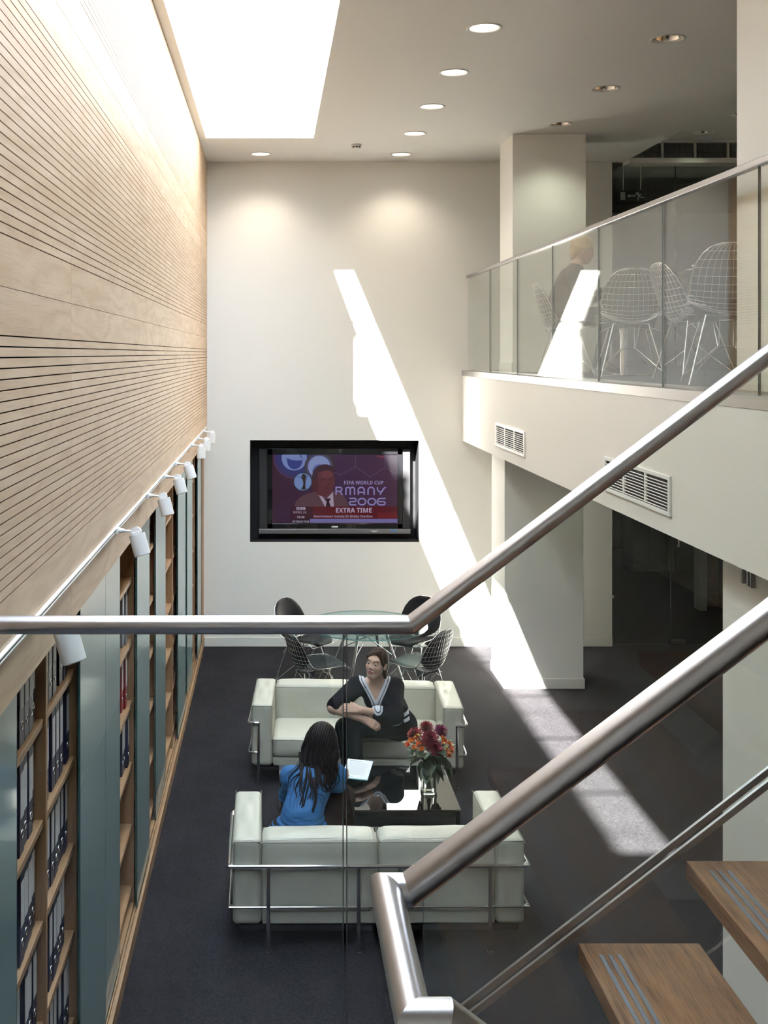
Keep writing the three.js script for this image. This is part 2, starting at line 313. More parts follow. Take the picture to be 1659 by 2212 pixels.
// inside the dark offices
{
  const c = thing('cupboard', 'white cupboard standing in the office behind the glass', 'cupboard', [5.9, 0, -17.4]);
  obj('carcass', box(-0.27, 0.27, 0, 2.2, -0.28, 0.27), M.whitePlastic, c); obj('plinth', box(-0.27, 0.27, 0, 0.1, 0.27, 0.28), M.skirting, c);
  obj('door', box(-0.268, -0.002, 0.11, 2.19, 0.272, 0.29, 0.002), M.whitePlastic, c); obj('door', box(0.002, 0.268, 0.11, 2.19, 0.272, 0.29, 0.002), M.whitePlastic, c);
  const k = thing('filing_cabinet', 'dark filing cabinet behind the office glass door', 'cabinet', [6.62, 0, -17.2]);
  obj('body', box(-0.4, 0.4, 0, 1.25, -0.3, 0.25, 0.006), M.blackMetal, k);
  for (let i = 0; i < 4; i++) { const dr = obj('drawer', box(-0.39, 0.39, 0.03 + i * 0.305, 0.32 + i * 0.305, 0.25, 0.268, 0.004), M.blackMetal, k); obj('handle', box(-0.06, 0.06, 0.2 + i * 0.305, 0.215 + i * 0.305, 0.268, 0.29, 0.003), M.steel, dr); }
  struct('column', boxD(5.65, 5.75, 0, SOFFIT, 14.5, 14.7, 0.004), M.paint, 'slim pale post inside the ground floor office', 'post');
  struct('door_2', boxD(5.8, 6.0, 0, 2.1, 14.75, 14.8, 0.004), M.treadOak, 'brown timber door inside the office', 'door');
}

// ---------------------------------------------------------------- lamps
RE: {
  const trim = lathe([[0.1, 0.012], [0.1, -0.004], [0.112, -0.008], [0.122, -0.004], [0.122, 0.0]], 40), lens = lathe([[0, 0.006], [0.07, 0.004], [0.1, 0.012]], 40), can = lathe([[0.111, 0.0], [0.111, 0.14], [0, 0.14]], 32);
  LAMPS.forEach(([x, d], i) => {
    const t = thing('downlight', ['round lit downlight nearest the white column in the row', 'lit ceiling downlight in the row beside the roof light'][i ? 1 : 0], 'downlight', [x, CEIL, -d], 0, 'lit ceiling downlights');
    t.userData.label = i === 0 ? 'lit round downlight by the end wall at the end of the row of five' : i === 5 ? 'single lit downlight between the roof light end and the end wall' : ['', 'second', 'third', 'fourth', 'fifth'][i] + ' lit downlight of the row, counted from the end wall';
    obj('trim_ring', trim, M.alu, t); obj('lamp_lens', lens, M.lampGlow, t); obj('housing', can, M.alu, t);
    const s = new THREE.SpotLight(new THREE.Color(1, 0.87, 0.72), 3.4, 0, 1.08, 0.55, 2); s.position.set(0, -0.012, 0); s.target.position.set(0, -3, 0); s.castShadow = true; s.shadow.radius = 4.5; t.add(s, s.target);
  });
  const bowl = lathe([[0.104, 0.002], [0.1, 0.02], [0.085, 0.06], [0.06, 0.1], [0.0, 0.115]], 32), ring = lathe([[0.1, 0.01], [0.1, -0.003], [0.112, -0.006], [0.124, -0.002], [0.124, 0.0]], 40);
  const glow = std({ color: lin(0.9, 0.85, 0.7), emissive: new THREE.Color(1, 0.86, 0.5), emissiveIntensity: 0.55 }), amber = std({ color: lin(0.85, 0.62, 0.35), metalness: 1, roughness: 0.2 });
  REFLECTORS.forEach(([x, d], i) => {
    const t = thing('reflector_downlight', ['mirrored downlight', 'mirrored downlight', 'mirrored downlight'][i] + ' over the upper floor, ' + ['farthest of three from its column', 'middle one of three', 'closest of three to the column'][i], 'downlight', [x, CEIL, -d], 0, 'mirrored downlights over the upper floor');
    obj('trim_ring', ring, M.alu, t); obj('reflector', bowl, M.chrome, t); obj('can', lathe([[0.111, 0.0], [0.111, 0.16], [0, 0.16]], 24), M.alu, t);
    obj('lamp_tube', merge([cyl([-0.05, 0.045, 0.02], [0.05, 0.045, 0.02], 0.013, 0.013, 10), cyl([-0.05, 0.045, -0.02], [0.05, 0.045, -0.02], 0.013, 0.013, 10)]), glow, t);
    obj('baffle', box(-0.003, 0.003, 0.01, 0.09, -0.09, 0.09), amber, t);
    const s = new THREE.SpotLight(new THREE.Color(0.95, 1, 0.78), 2.0, 0, 1.0, 0.6, 2); s.position.set(0, -0.012, 0); s.target.position.set(0, -3, 0); s.castShadow = true; s.shadow.radius = 4; t.add(s, s.target);
  });
  for (const d of [12.2, 11.3]) {
    const t = thing('reflector_downlight', d > 12 ? 'small mirrored downlight in the higher ceiling by the air grilles' : 'small mirrored downlight in the higher ceiling beside the upper column', 'downlight', [4.8, HIGH, -d], 0, 'downlights in the higher ceiling');
    obj('trim_ring', ring.clone().scale(0.9, 1, 0.9), M.alu, t); obj('reflector', bowl.clone().scale(0.9, 1, 0.9), M.chrome, t); obj('lamp_tube', cyl([-0.04, 0.04, 0], [0.04, 0.04, 0], 0.013, 0.013, 8), glow, t);
    const s = new THREE.SpotLight(new THREE.Color(0.9, 1, 0.75), 2.2, 0, 1.0, 0.6, 2); s.position.set(0, -0.012, 0); s.target.position.set(0, -3, 0); s.castShadow = true; s.shadow.radius = 4; t.add(s, s.target);
  }
  // one more in the soffit over the ground floor column: its wash shows on the column
  const t = thing('soffit_downlight', 'downlight under the upper floor before the ground floor column', 'downlight', [2.78, SOFFIT, -10.6]);
  obj('trim_ring', ring, M.alu, t); obj('lamp_lens', lathe([[0, -0.002], [0.1, -0.003]], 32), M.lampGlow, t);
  const s = new THREE.SpotLight(new THREE.Color(0.85, 1, 0.72), 0.4, 0, 1.15, 0.7, 2); s.position.set(0, -0.012, 0); s.target.position.set(0, -3, 0); s.castShadow = true; s.shadow.radius = 4; t.add(s, s.target);
}
{
  const t = thing('smoke_detector', 'small white smoke detector on the ceiling', 'smoke detector', [0.898, CEIL, -11.7]);
  obj('base', lathe([[0, 0], [0.055, 0], [0.055, -0.018], [0, -0.018]], 28), M.white, t); obj('sensor_head', lathe([[0.042, -0.018], [0.042, -0.04], [0.03, -0.05], [0, -0.05]], 28), M.white, t);
  obj('vent_slot', merge([0, 1, 2, 3, 4, 5, 6, 7].map((i) => { const a = i / 8 * 2 * Math.PI; return new THREE.BoxGeometry(0.02, 0.012, 0.004).rotateY(-a + Math.PI / 2).translate(0.0425 * Math.cos(a), -0.03, 0.0425 * Math.sin(a)); })), M.dark, t);
}

// fascia air grilles
for (const [d0, d1, which] of [[9.56, 10.78, 'beside the end wall'], [6.06, 7.26, 'behind the stair handrail']]) {
  const t = thing('air_grille', 'white louvred air grille in the fascia ' + which, 'air grille', [FASCIA, 2.61, -(d0 + d1) / 2], 0, 'air grilles in the fascia'), L = d1 - d0, h = 0.112;
  const f = (z0, z1, y0, y1, x0 = -0.014, x1 = 0) => box(x0, x1, y0, y1, z0, z1, 0.002);
  obj('backing', box(-0.002, 0, -h + 0.01, h - 0.01, -L / 2 + 0.01, L / 2 - 0.01), M.dark, t);
  obj('frame', merge([f(-L / 2, L / 2, h - 0.024, h), f(-L / 2, L / 2, -h, -h + 0.024), f(-L / 2, -L / 2 + 0.03, -h + 0.024, h - 0.024), f(L / 2 - 0.03, L / 2, -h + 0.024, h - 0.024)]), M.white, t);
  for (const k of [-1, 1]) obj('divider', f(k * L / 6 - 0.013, k * L / 6 + 0.013, -h + 0.024, h - 0.024, -0.0135), M.white, t);
  for (let s = 0; s < 3; s++) for (let k = 0; k < 9; k++) { const z0 = -L / 2 + 0.03 + s * (L - 0.06) / 3 + 0.012, y = -h + 0.033 + k * 0.0182; obj('louvre', new THREE.BoxGeometry(0.012, 0.004, (L - 0.06) / 3 - 0.024).rotateZ(-0.6).translate(-0.009, y, z0 + ((L - 0.06) / 3 - 0.024) / 2), M.white, t); }
}
// exit sign hanging behind the upper glass
{
  const c = document.createElement('canvas'); c.width = 512; c.height = 208; const x = c.getContext('2d');
  x.fillStyle = '#0b0d0c'; x.fillRect(0, 0, 512, 208); x.fillStyle = '#8f948f'; x.strokeStyle = '#8f948f';
  x.fillRect(28, 28, 92, 152);
  x.fillRect(190, 92, 120, 24); x.beginPath(); x.moveTo(156, 104); x.lineTo(212, 62); x.lineTo(200, 104); x.lineTo(212, 146); x.fill();
  x.beginPath(); x.arc(356, 40, 16, 0, 7); x.fill(); x.lineCap = 'round'; x.lineJoin = 'round';
  x.lineWidth = 26; x.beginPath(); x.moveTo(366, 70); x.lineTo(384, 112); x.stroke();
  x.lineWidth = 17; x.beginPath(); x.moveTo(362, 66); x.lineTo(328, 62); x.lineTo(318, 92); x.moveTo(374, 70); x.lineTo(404, 90); x.lineTo(426, 72); x.moveTo(384, 114); x.lineTo(362, 146); x.lineTo(366, 186); x.moveTo(388, 114); x.lineTo(428, 128); x.lineTo(472, 134); x.stroke();
  const map = new THREE.CanvasTexture(c); map.colorSpace = THREE.SRGBColorSpace;
  const t = thing('exit_sign', 'black running man exit sign with an arrow behind the glass', 'sign', [4.165, 5.225, -12.69]);
  obj('body', box(-0.16, 0.16, -0.068, 0.068, -0.03, 0.0, 0.004), M.blackMetal, t);
  obj('face', new THREE.PlaneGeometry(0.31, 0.126).translate(0, 0, 0.0015), std({ map, roughness: 0.5 }), t);
  for (const k of [-0.1, 0.1]) obj('hanger', cyl([k, 0.068, -0.015], [k, 0.375, -0.015], 0.003), M.steel, t);
}

// ---------------------------------------------------------------- balcony balustrade
{
  const t = thing('glass_balustrade', 'clear glass balustrade with a flat steel rail along the upper floor edge', 'balustrade', [GLASSX, UP, -7.6]), Z = (d) => 7.6 - d;
  obj('base_channel', merge([box(FASCIA - GLASSX - 0.004, 0.02, -0.065, -0.004, Z(2.6), Z(BACK), 0.002), box(0.02, 0.04, -0.065, 0.012, Z(2.6), Z(BACK))]), M.railSteel, t);
  obj('handrail', box(-0.026, 0.026, 1.065, 1.098, Z(BACK - 0.03), Z(2.6), 0.006), M.railSteel, t);
  const j = [12.72, 11.45, 10.17, 8.90, 7.64, 6.38, 5.12, 3.86, 2.62];
  for (let i = 0; i < j.length - 1; i++) {
    const p = obj('glass_panel', box(-0.006, 0.006, -0.02, 1.066, Z(j[i]) + 0.004, Z(j[i + 1]) - 0.004), M.clear, t);
    obj('glass_edge', box(-0.006, 0.006, -0.004, 1.066, Z(j[i + 1]) - 0.0045, Z(j[i + 1])), M.glassEdge, p);
  }
}

// ---------------------------------------------------------------- stair, landing and their balustrades
struct('floor_landing', boxD(LEFT, 0.3, 1.49, 1.689, -1.8, 2.53), M.greyCarpet, 'half landing of the staircase', 'landing');
const FAR = 2.52, NEAR = 1.465, PITCH = 0.755, R = 0.0212;
const stair = thing('staircase', 'open flight of oak treads with grey grip strips rising to the upper floor', 'staircase', [0.451, 1.689, -2.0]);
for (let n = 0; n < 8; n++) {
  const x0 = 0.2435 * n, y = 0.187 * (n + 1), z0 = 2.0 - (FAR - 0.03), z1 = 2.0 - (NEAR + 0.03), s = [0.036, 0.056, 0.076];
  const p = part('tread', stair);
  obj('board', box(x0, x0 + 0.275, y - 0.042, y, z0, z1, 0.003, 'z'), M.treadOak, p);
  for (const k of s) obj('grip_strip', box(x0 + k - 0.0045, x0 + k + 0.0045, y - 0.002, y + 0.0012, z0 + 0.05, z1 - 0.05), M.insert, p);
}
obj('spine_beam', (() => { const g = slabXY([[-0.25, -0.22], [-0.05, -0.02], [1.76, 1.35], [1.76, 1.1]], -0.06, 0.06).translate(0, 0, 0.0); return g; })(), M.darkSteel, stair);
function flightGlass(parent, d, x0, x1, yRail, xRail, sign, base) {   // parallelogram of glass under a sloping rail, in the thing's own axes
  const [bx, by, bd] = base, top = (x) => yRail + sign * PITCH * (x - xRail) - by, z = bd - d;
  const p = obj('glass_panel', slabXY([[x0 - bx, top(x0) - 1.27], [x1 - bx, top(x1) - 1.27], [x1 - bx, top(x1) - 0.005], [x0 - bx, top(x0) - 0.005]], z - 0.006, z + 0.006), M.clear, parent);
  return p;
}
{
  const base = [0.3, 1.689, FAR], t = thing('stair_balustrade', 'glass balustrade with a round brushed steel rail along landing and flight', 'balustrade', [base[0], base[1], -base[2]]);
  const L = (x, y) => [x - base[0], y - base[1], 0];
  obj('handrail', mitred([L(LEFT + 0.001, 2.777), L(0.318, 2.777), L(2.15, 2.777 + PITCH * (2.15 - 0.318))], R, 40), M.steel, t);
  const gl = obj('glass_panel', box(LEFT + 0.004 - base[0], 0.1635 - base[0], -0.15, 1.08, -0.006, 0.006), M.clear, t);
  obj('glass_edge', box(0.1618 - base[0], 0.1638 - base[0], -0.15, 1.08, -0.006, 0.006), M.glassEdge, gl);
  const lo = (x) => 2.777 + PITCH * (x - 0.318) - base[1];
  const fl = obj('glass_panel', slabXY([[0.171 - base[0], -0.15], [0.30 - base[0], -0.15], [0.72 - base[0], lo(0.72) - 1.27], [2.14 - base[0], lo(2.14) - 1.27], [2.14 - base[0], lo(2.14)], [0.318 - base[0], 1.085], [0.171 - base[0], 1.085]], -0.006, 0.006), M.clear, t);
  obj('glass_edge', box(0.1702 - base[0], 0.1720 - base[0], -0.15, 1.085, -0.006, 0.006), M.glassEdge, fl);
  // the pair of slim bars that clamp the glass along the tread line
  for (const k of [0, 1]) {
    const y = (x) => 1.878 + 0.775 * (x - 0.451) - base[1] + (k ? 0.030 : 0.0), x0 = 0.33, x1 = 2.1;
    obj('clamp_bar', slabXY([[x0 - base[0], y(x0)], [x1 - base[0], y(x1)], [x1 - base[0], y(x1) + 0.018], [x0 - base[0], y(x0) + 0.018]], 0.007, 0.016), M.darkSteel, t);
  }
}
{
  const base = [0.152, 1.689, NEAR], t = thing('inner_stair_balustrade', 'round brushed steel stair rail mitred round the turn of the flights', 'balustrade', [base[0], base[1], -base[2]]);
  const L = (x, y, d) => [x - base[0], y - base[1], base[2] - d], Y = 2.684;
  obj('handrail', mitred([L(1.9, Y + PITCH * (1.9 - 0.182), NEAR), L(0.182, Y, NEAR), L(0.152, Y, NEAR), L(0.152, Y, 1.18), L(0.187, Y, 1.18), L(1.6, Y - PITCH * (1.6 - 0.187), 1.18)], R, 40), M.steel, t);
  const up = (x) => Y + PITCH * (x - 0.182) - base[1], dn = (x) => Y - PITCH * (x - 0.187) - base[1];
  obj('glass_panel', slabXY([[0.05, up(0.202) - 1.2], [1.7, up(1.852) - 1.27], [1.7, up(1.852) - 0.01], [0.05, up(0.202) - 0.01]], -0.006, 0.006), M.clear, t);
  obj('glass_panel', slabXY([[0.05, dn(0.202) - 1.2], [1.4, dn(1.552) - 1.2], [1.4, dn(1.552) - 0.01], [0.05, dn(0.202) - 0.01]], NEAR - 1.18 - 0.006, NEAR - 1.18 + 0.006), M.clear, t);
  for (const k of [0, 1]) { const y = (x) => 1.878 + 0.775 * (x - 0.451) - base[1] + (k ? 0.030 : 0.0); obj('clamp_bar', slabXY([[0.2, y(0.352)], [1.8, y(1.952)], [1.8, y(1.952) + 0.018], [0.2, y(0.352) + 0.018]], -0.016, -0.007), M.steel, t); }
}

// small steel brackets on the column under the slab edge
{
  const t = thing('blind_bracket', 'small grey steel bracket pair on the column under the fascia', 'bracket', [2.36, 2.25, -5.42]);
  for (const [z, h] of [[-0.05, 0.1], [0.02, 0.13], [0.055, 0.13]]) obj('plate', box(-0.022, 0, 0.005, h, z - 0.008, z + 0.008, 0.002), M.darkSteel, t);
}
// ---------------------------------------------------------------- bookcase with sliding doors
const SHELVES = [0.21, 0.58, 0.95, 1.32, 1.69, 2.06], UPR = Array.from({ length: 15 }, (_, i) => 3.40 + 0.64 * i);
{
  const t = thing('bookcase', 'long built-in oak bookcase with teal sliding doors under the timber wall', 'bookcase', [-0.8, 0, -8]), X = (x) => x + 0.8, Z = (d) => 8 - d;
  obj('back_panel', box(X(-1.2), X(-1.18), 0.1, SOFFIT, Z(BACK), Z(1.5)), M.oak, t);
  obj('plinth', merge([box(X(-1.18), X(-0.79), 0, 0.085, Z(BACK), Z(1.5), 0.002, 'z'), box(X(-0.80), X(-0.785), 0.085, 0.11, Z(BACK), Z(1.5), 0.002, 'z'), box(X(-0.818), X(-0.812), 0.085, 0.105, Z(BACK), Z(1.5), 0, 'z'), box(X(-1.18), X(-0.828), 0.085, 0.11, Z(BACK), Z(1.5), 0, 'z')]), M.oak, t);
  obj('top_board', box(X(-1.18), X(-0.785), SOFFIT - 0.03, SOFFIT - 0.001, Z(BACK), Z(1.5), 0.002, 'z'), M.oak, t);
  for (const d of UPR) obj('upright', box(X(-1.18), X(-0.83), 0.11, SOFFIT - 0.03, Z(d + 0.014), Z(d - 0.014), 0.002, 'y'), M.oak, t);
  obj('end_panel', box(X(-1.18), X(-0.795), 0.11, SOFFIT - 0.03, Z(BACK), Z(12.5), 0.002, 'y'), M.oak, t);
  for (let i = 0; i < UPR.length - 1; i++) for (const y of SHELVES) obj('shelf_board', box(X(-1.18), X(-0.84), y - 0.028, y, Z(UPR[i + 1] - 0.014), Z(UPR[i] + 0.014), 0.002, 'z'), M.oak, t);
  const doors = [[2.3, 3.46, 0], [4.60, 5.30, 0], [5.285, 5.92, 1], [6.54, 7.20, 0], [7.74, 8.46, 1], [9.39, 10.19, 0], [10.6, 11.3, 1], [11.85, 12.47, 0]];
  for (const [d0, d1, k] of doors) { const x = k ? -0.8215 : -0.805, p = obj('sliding_door', box(X(x - 0.010), X(x), 0.1, SOFFIT - 0.03, Z(d1), Z(d0), 0.001), M.tealGlass, t);
    obj('door_edge', merge([box(X(x - 0.0105), X(x + 0.0004), 0.1, SOFFIT - 0.03, Z(d0) - 0.004, Z(d0) + 0.0006), box(X(x - 0.0105), X(x + 0.0004), 0.1, SOFFIT - 0.03, Z(d1) - 0.0006, Z(d1) + 0.003)]), M.tealEdge, p); }
}
// lever arch files
{
  const W = 0.07, H = 0.318, D = 0.285;
  const cover = { navy: std({ color: lin(0.016, 0.020, 0.062), roughness: 0.42 }), red: std({ color: lin(0.27, 0.012, 0.022), roughness: 0.4 }), yellow: std({ color: lin(0.62, 0.36, 0.03), roughness: 0.45 }), black: std({ color: lin(0.012, 0.012, 0.014), roughness: 0.45 }), grey: std({ color: lin(0.22, 0.24, 0.28), roughness: 0.5 }), maroon: std({ color: lin(0.10, 0.012, 0.03), roughness: 0.45 }) };
  const labelTex = [0, 1, 2].map((k) => { const c = document.createElement('canvas'); c.width = 64; c.height = 192; const x = c.getContext('2d'); x.fillStyle = '#dfe0e4'; x.fillRect(0, 0, 64, 192); x.fillStyle = '#8a8c98'; for (let i = 0; i < 5 + k * 2; i++) x.fillRect(10, 18 + i * 13, 30 + ((i * 37 + k * 11) % 16), 2); x.fillRect(6, 6, 52, 2); const m = new THREE.CanvasTexture(c); m.colorSpace = THREE.SRGBColorSpace; return std({ map: m, roughness: 0.6 }); });
  const body = new RoundedBoxGeometry(D, H, W, 1, 0.004).translate(-D / 2, H / 2, 0), label = new THREE.PlaneGeometry(0.052, 0.155).rotateY(Math.PI / 2).translate(0.0012, 0.205, 0), ring = new THREE.TorusGeometry(0.0125, 0.0026, 8, 20).rotateY(Math.PI / 2).translate(0.0005, 0.07, 0), hole = new THREE.CircleGeometry(0.0105, 16).rotateY(Math.PI / 2).translate(0.0012, 0.07, 0);
  const protos = {};
  const file = (kind, d, y, tilt, label_, group) => {
    let o; const k = Math.floor(rnd() * 3), key = kind + k;
    if (!protos[key]) {
      o = protos[key] = thing('lever_arch_file', label_, 'file', [0, 0, 0], 0, group);
      obj('cover', body, cover[kind], o); obj('spine_label', label, labelTex[k], o); const r = obj('finger_ring', ring, M.chrome, o); obj('finger_hole', hole, M.dark, r);
    } else o = dup(protos[key], [0, 0, 0], 0, label_, group);
    o.position.set(-0.852 - rr(0, 0.018), y + 0.001, -d); o.rotation.x = tilt; return o;
  };
  const level = ['bottom', 'second', 'third', 'fourth', 'fifth', 'top'];
  const rowOf = (kind, d0, n, si, group) => { let d = d0 + W / 2; for (let i = 0; i < n; i++) { file(kind, d, SHELVES[si], 0, { navy: 'navy', red: 'red', yellow: 'yellow', black: 'black', grey: 'grey', maroon: 'maroon' }[kind] + ' lever arch file on the ' + level[si] + ' shelf, ' + group, kind + ' files on the ' + level[si] + ' shelf, ' + group); d += W + rr(0.0005, 0.004); } };
  const a = 'bay beside the teal end door', b = 'bay beside the overlapping teal doors';
  for (const [si, n] of [[5, 8], [4, 8], [3, 8], [2, 8], [1, 8]]) rowOf('navy', 3.42, n, si, a);
  for (const [si, n] of [[5, 7], [4, 8], [3, 8], [2, 7], [1, 8]]) rowOf('navy', 4.058, n, si, b);
  for (const si of [1, 2, 3, 4, 5]) rowOf('navy', 4.70, 2, si, 'behind the edge of the overlapping doors');
  const c = 'bay before the single teal door';
  rowOf('red', 6.34, 3, 3, c); rowOf('navy', 6.34, 3, 2, c); rowOf('maroon', 6.62, 2, 2, 'strip beside the single teal door'); rowOf('grey', 6.36, 2, 4, c); rowOf('black', 6.62, 2, 3, 'strip beside the single teal door'); rowOf('grey', 6.62, 1, 5, 'strip beside the single teal door');
  const e = 'bay in the middle of the bookcase';
  rowOf('black', 7.90, 2, 4, e); rowOf('maroon', 7.72, 1, 5, e); rowOf('black', 7.90, 2, 2, e);
  const f = 'bay with the yellow file';
  rowOf('yellow', 9.36, 1, 4, f); rowOf('red', 9.2, 3, 3, f); rowOf('grey', 9.45, 2, 3, f); rowOf('red', 9.2, 3, 2, f); rowOf('navy', 9.45, 3, 2, f); rowOf('red', 9.3, 4, 1, f);
  const g = 'bay toward the end wall';
  rowOf('red', 10.8, 3, 1, g); rowOf('red', 10.8, 3, 2, g); rowOf('maroon', 10.75, 4, 3, g); rowOf('red', 10.75, 4, 4, g); rowOf('navy', 10.8, 3, 5, g); rowOf('red', 12.0, 4, 4, 'bay next to the end panel'); rowOf('maroon', 12.0, 4, 2, 'bay next to the end panel'); rowOf('navy', 12.0, 4, 3, 'bay next to the end panel');
  const y = file('yellow', 9.12, SHELVES[5] + 0.036, 0, 'yellow lever arch file lying flat on the top shelf', 'files lying on the top shelf'); y.rotation.set(-Math.PI / 2, 0, 0); y.position.set(-0.85, SHELVES[5] + 0.036, -9.4);
  const w = thing('box_file', 'white box file lying on the yellow file on the top shelf', 'box file', [-0.86, SHELVES[5] + 0.0715, -9.57]); obj('lid', new RoundedBoxGeometry(0.26, 0.055, 0.24, 1, 0.004).translate(-0.13, 0.03, 0), M.white, w); obj('seam', box(-0.261, 0.001, 0.026, 0.029, -0.121, 0.121), M.dark, w);
}

// ---------------------------------------------------------------- track with white spotlights
{
  const t = thing('lighting_track', 'slim white lighting track along the foot of the timber wall', 'lighting track', [LEFT, 2.557, -7.5]);
  obj('rail', merge([box(0, 0.014, 0.004, 0.0095, -5.1, 6.5, 0.001), box(0, 0.014, -0.0095, -0.004, -5.1, 6.5, 0.001), box(0, 0.006, -0.009, 0.009, -5.1, 6.5)]), M.white, t);
  obj('conductor_slot', box(0.006, 0.008, -0.004, 0.004, -5.09, 6.49), M.darkSteel, t);
  const names = ['over the teal end door beside the handrail', 'first beyond the handrail', 'second beyond the handrail', 'third beyond the handrail', 'fourth beyond the handrail', 'third from the end wall', 'second from the end wall', 'closest to the end wall'];
  let proto;
  [[3.42, -0.3], [5.23, -0.28], [6.52, -0.26], [7.53, -0.28], [8.41, -0.3], [10.09, 0.05], [10.88, 0.04], [11.85, 0.1]].forEach(([d, tilt], i) => {
    const label = 'white cylinder spotlight on the track, ' + names[i];
    const s = thing('track_spotlight', label, 'spotlight', [LEFT + 0.014, 2.557, -d], 0, 'white spotlights on the track');
    obj('adapter', merge([box(0, 0.012, -0.014, 0.014, -0.03, 0.03, 0.003), lathe([[0.014, 0], [0.010, 0.02], [0.006, 0.03]], 16).rotateZ(-Math.PI / 2).translate(0.012, 0, 0)]), M.white, s);
    obj('arm', cyl([0.01, 0, 0], [0.085, -0.004, 0], 0.006, 0.006, 10), M.white, s);
    const h = part('lamp_head', s); h.position.set(0.095, -0.006, 0); h.rotation.set(-0.12, 0, -tilt * -1);
    h.rotation.z = -tilt;
    obj('knuckle', new THREE.CylinderGeometry(0.024, 0.024, 0.05, 24).rotateX(Math.PI / 2), M.white, h);
    const c = lathe([[0.038, -0.012], [0.039, -0.015], [0.039, -0.112], [0.037, -0.115], [0.033, -0.113], [0.033, -0.02], [0.033, -0.012], [0.038, -0.012]], 32); obj('cylinder', c, M.white, h);
    obj('fork', merge([box(-0.02, 0.02, -0.05, 0.0, 0.026, 0.033, 0.003), box(-0.02, 0.02, -0.05, 0.0, -0.033, -0.026, 0.003)]), M.white, h);
    obj('lens', lathe([[0, -0.1], [0.033, -0.1]], 24), M.darkSteel, h); obj('back_cap', lathe([[0, -0.04], [0.033, -0.04]], 24), M.white, h);
  });
}

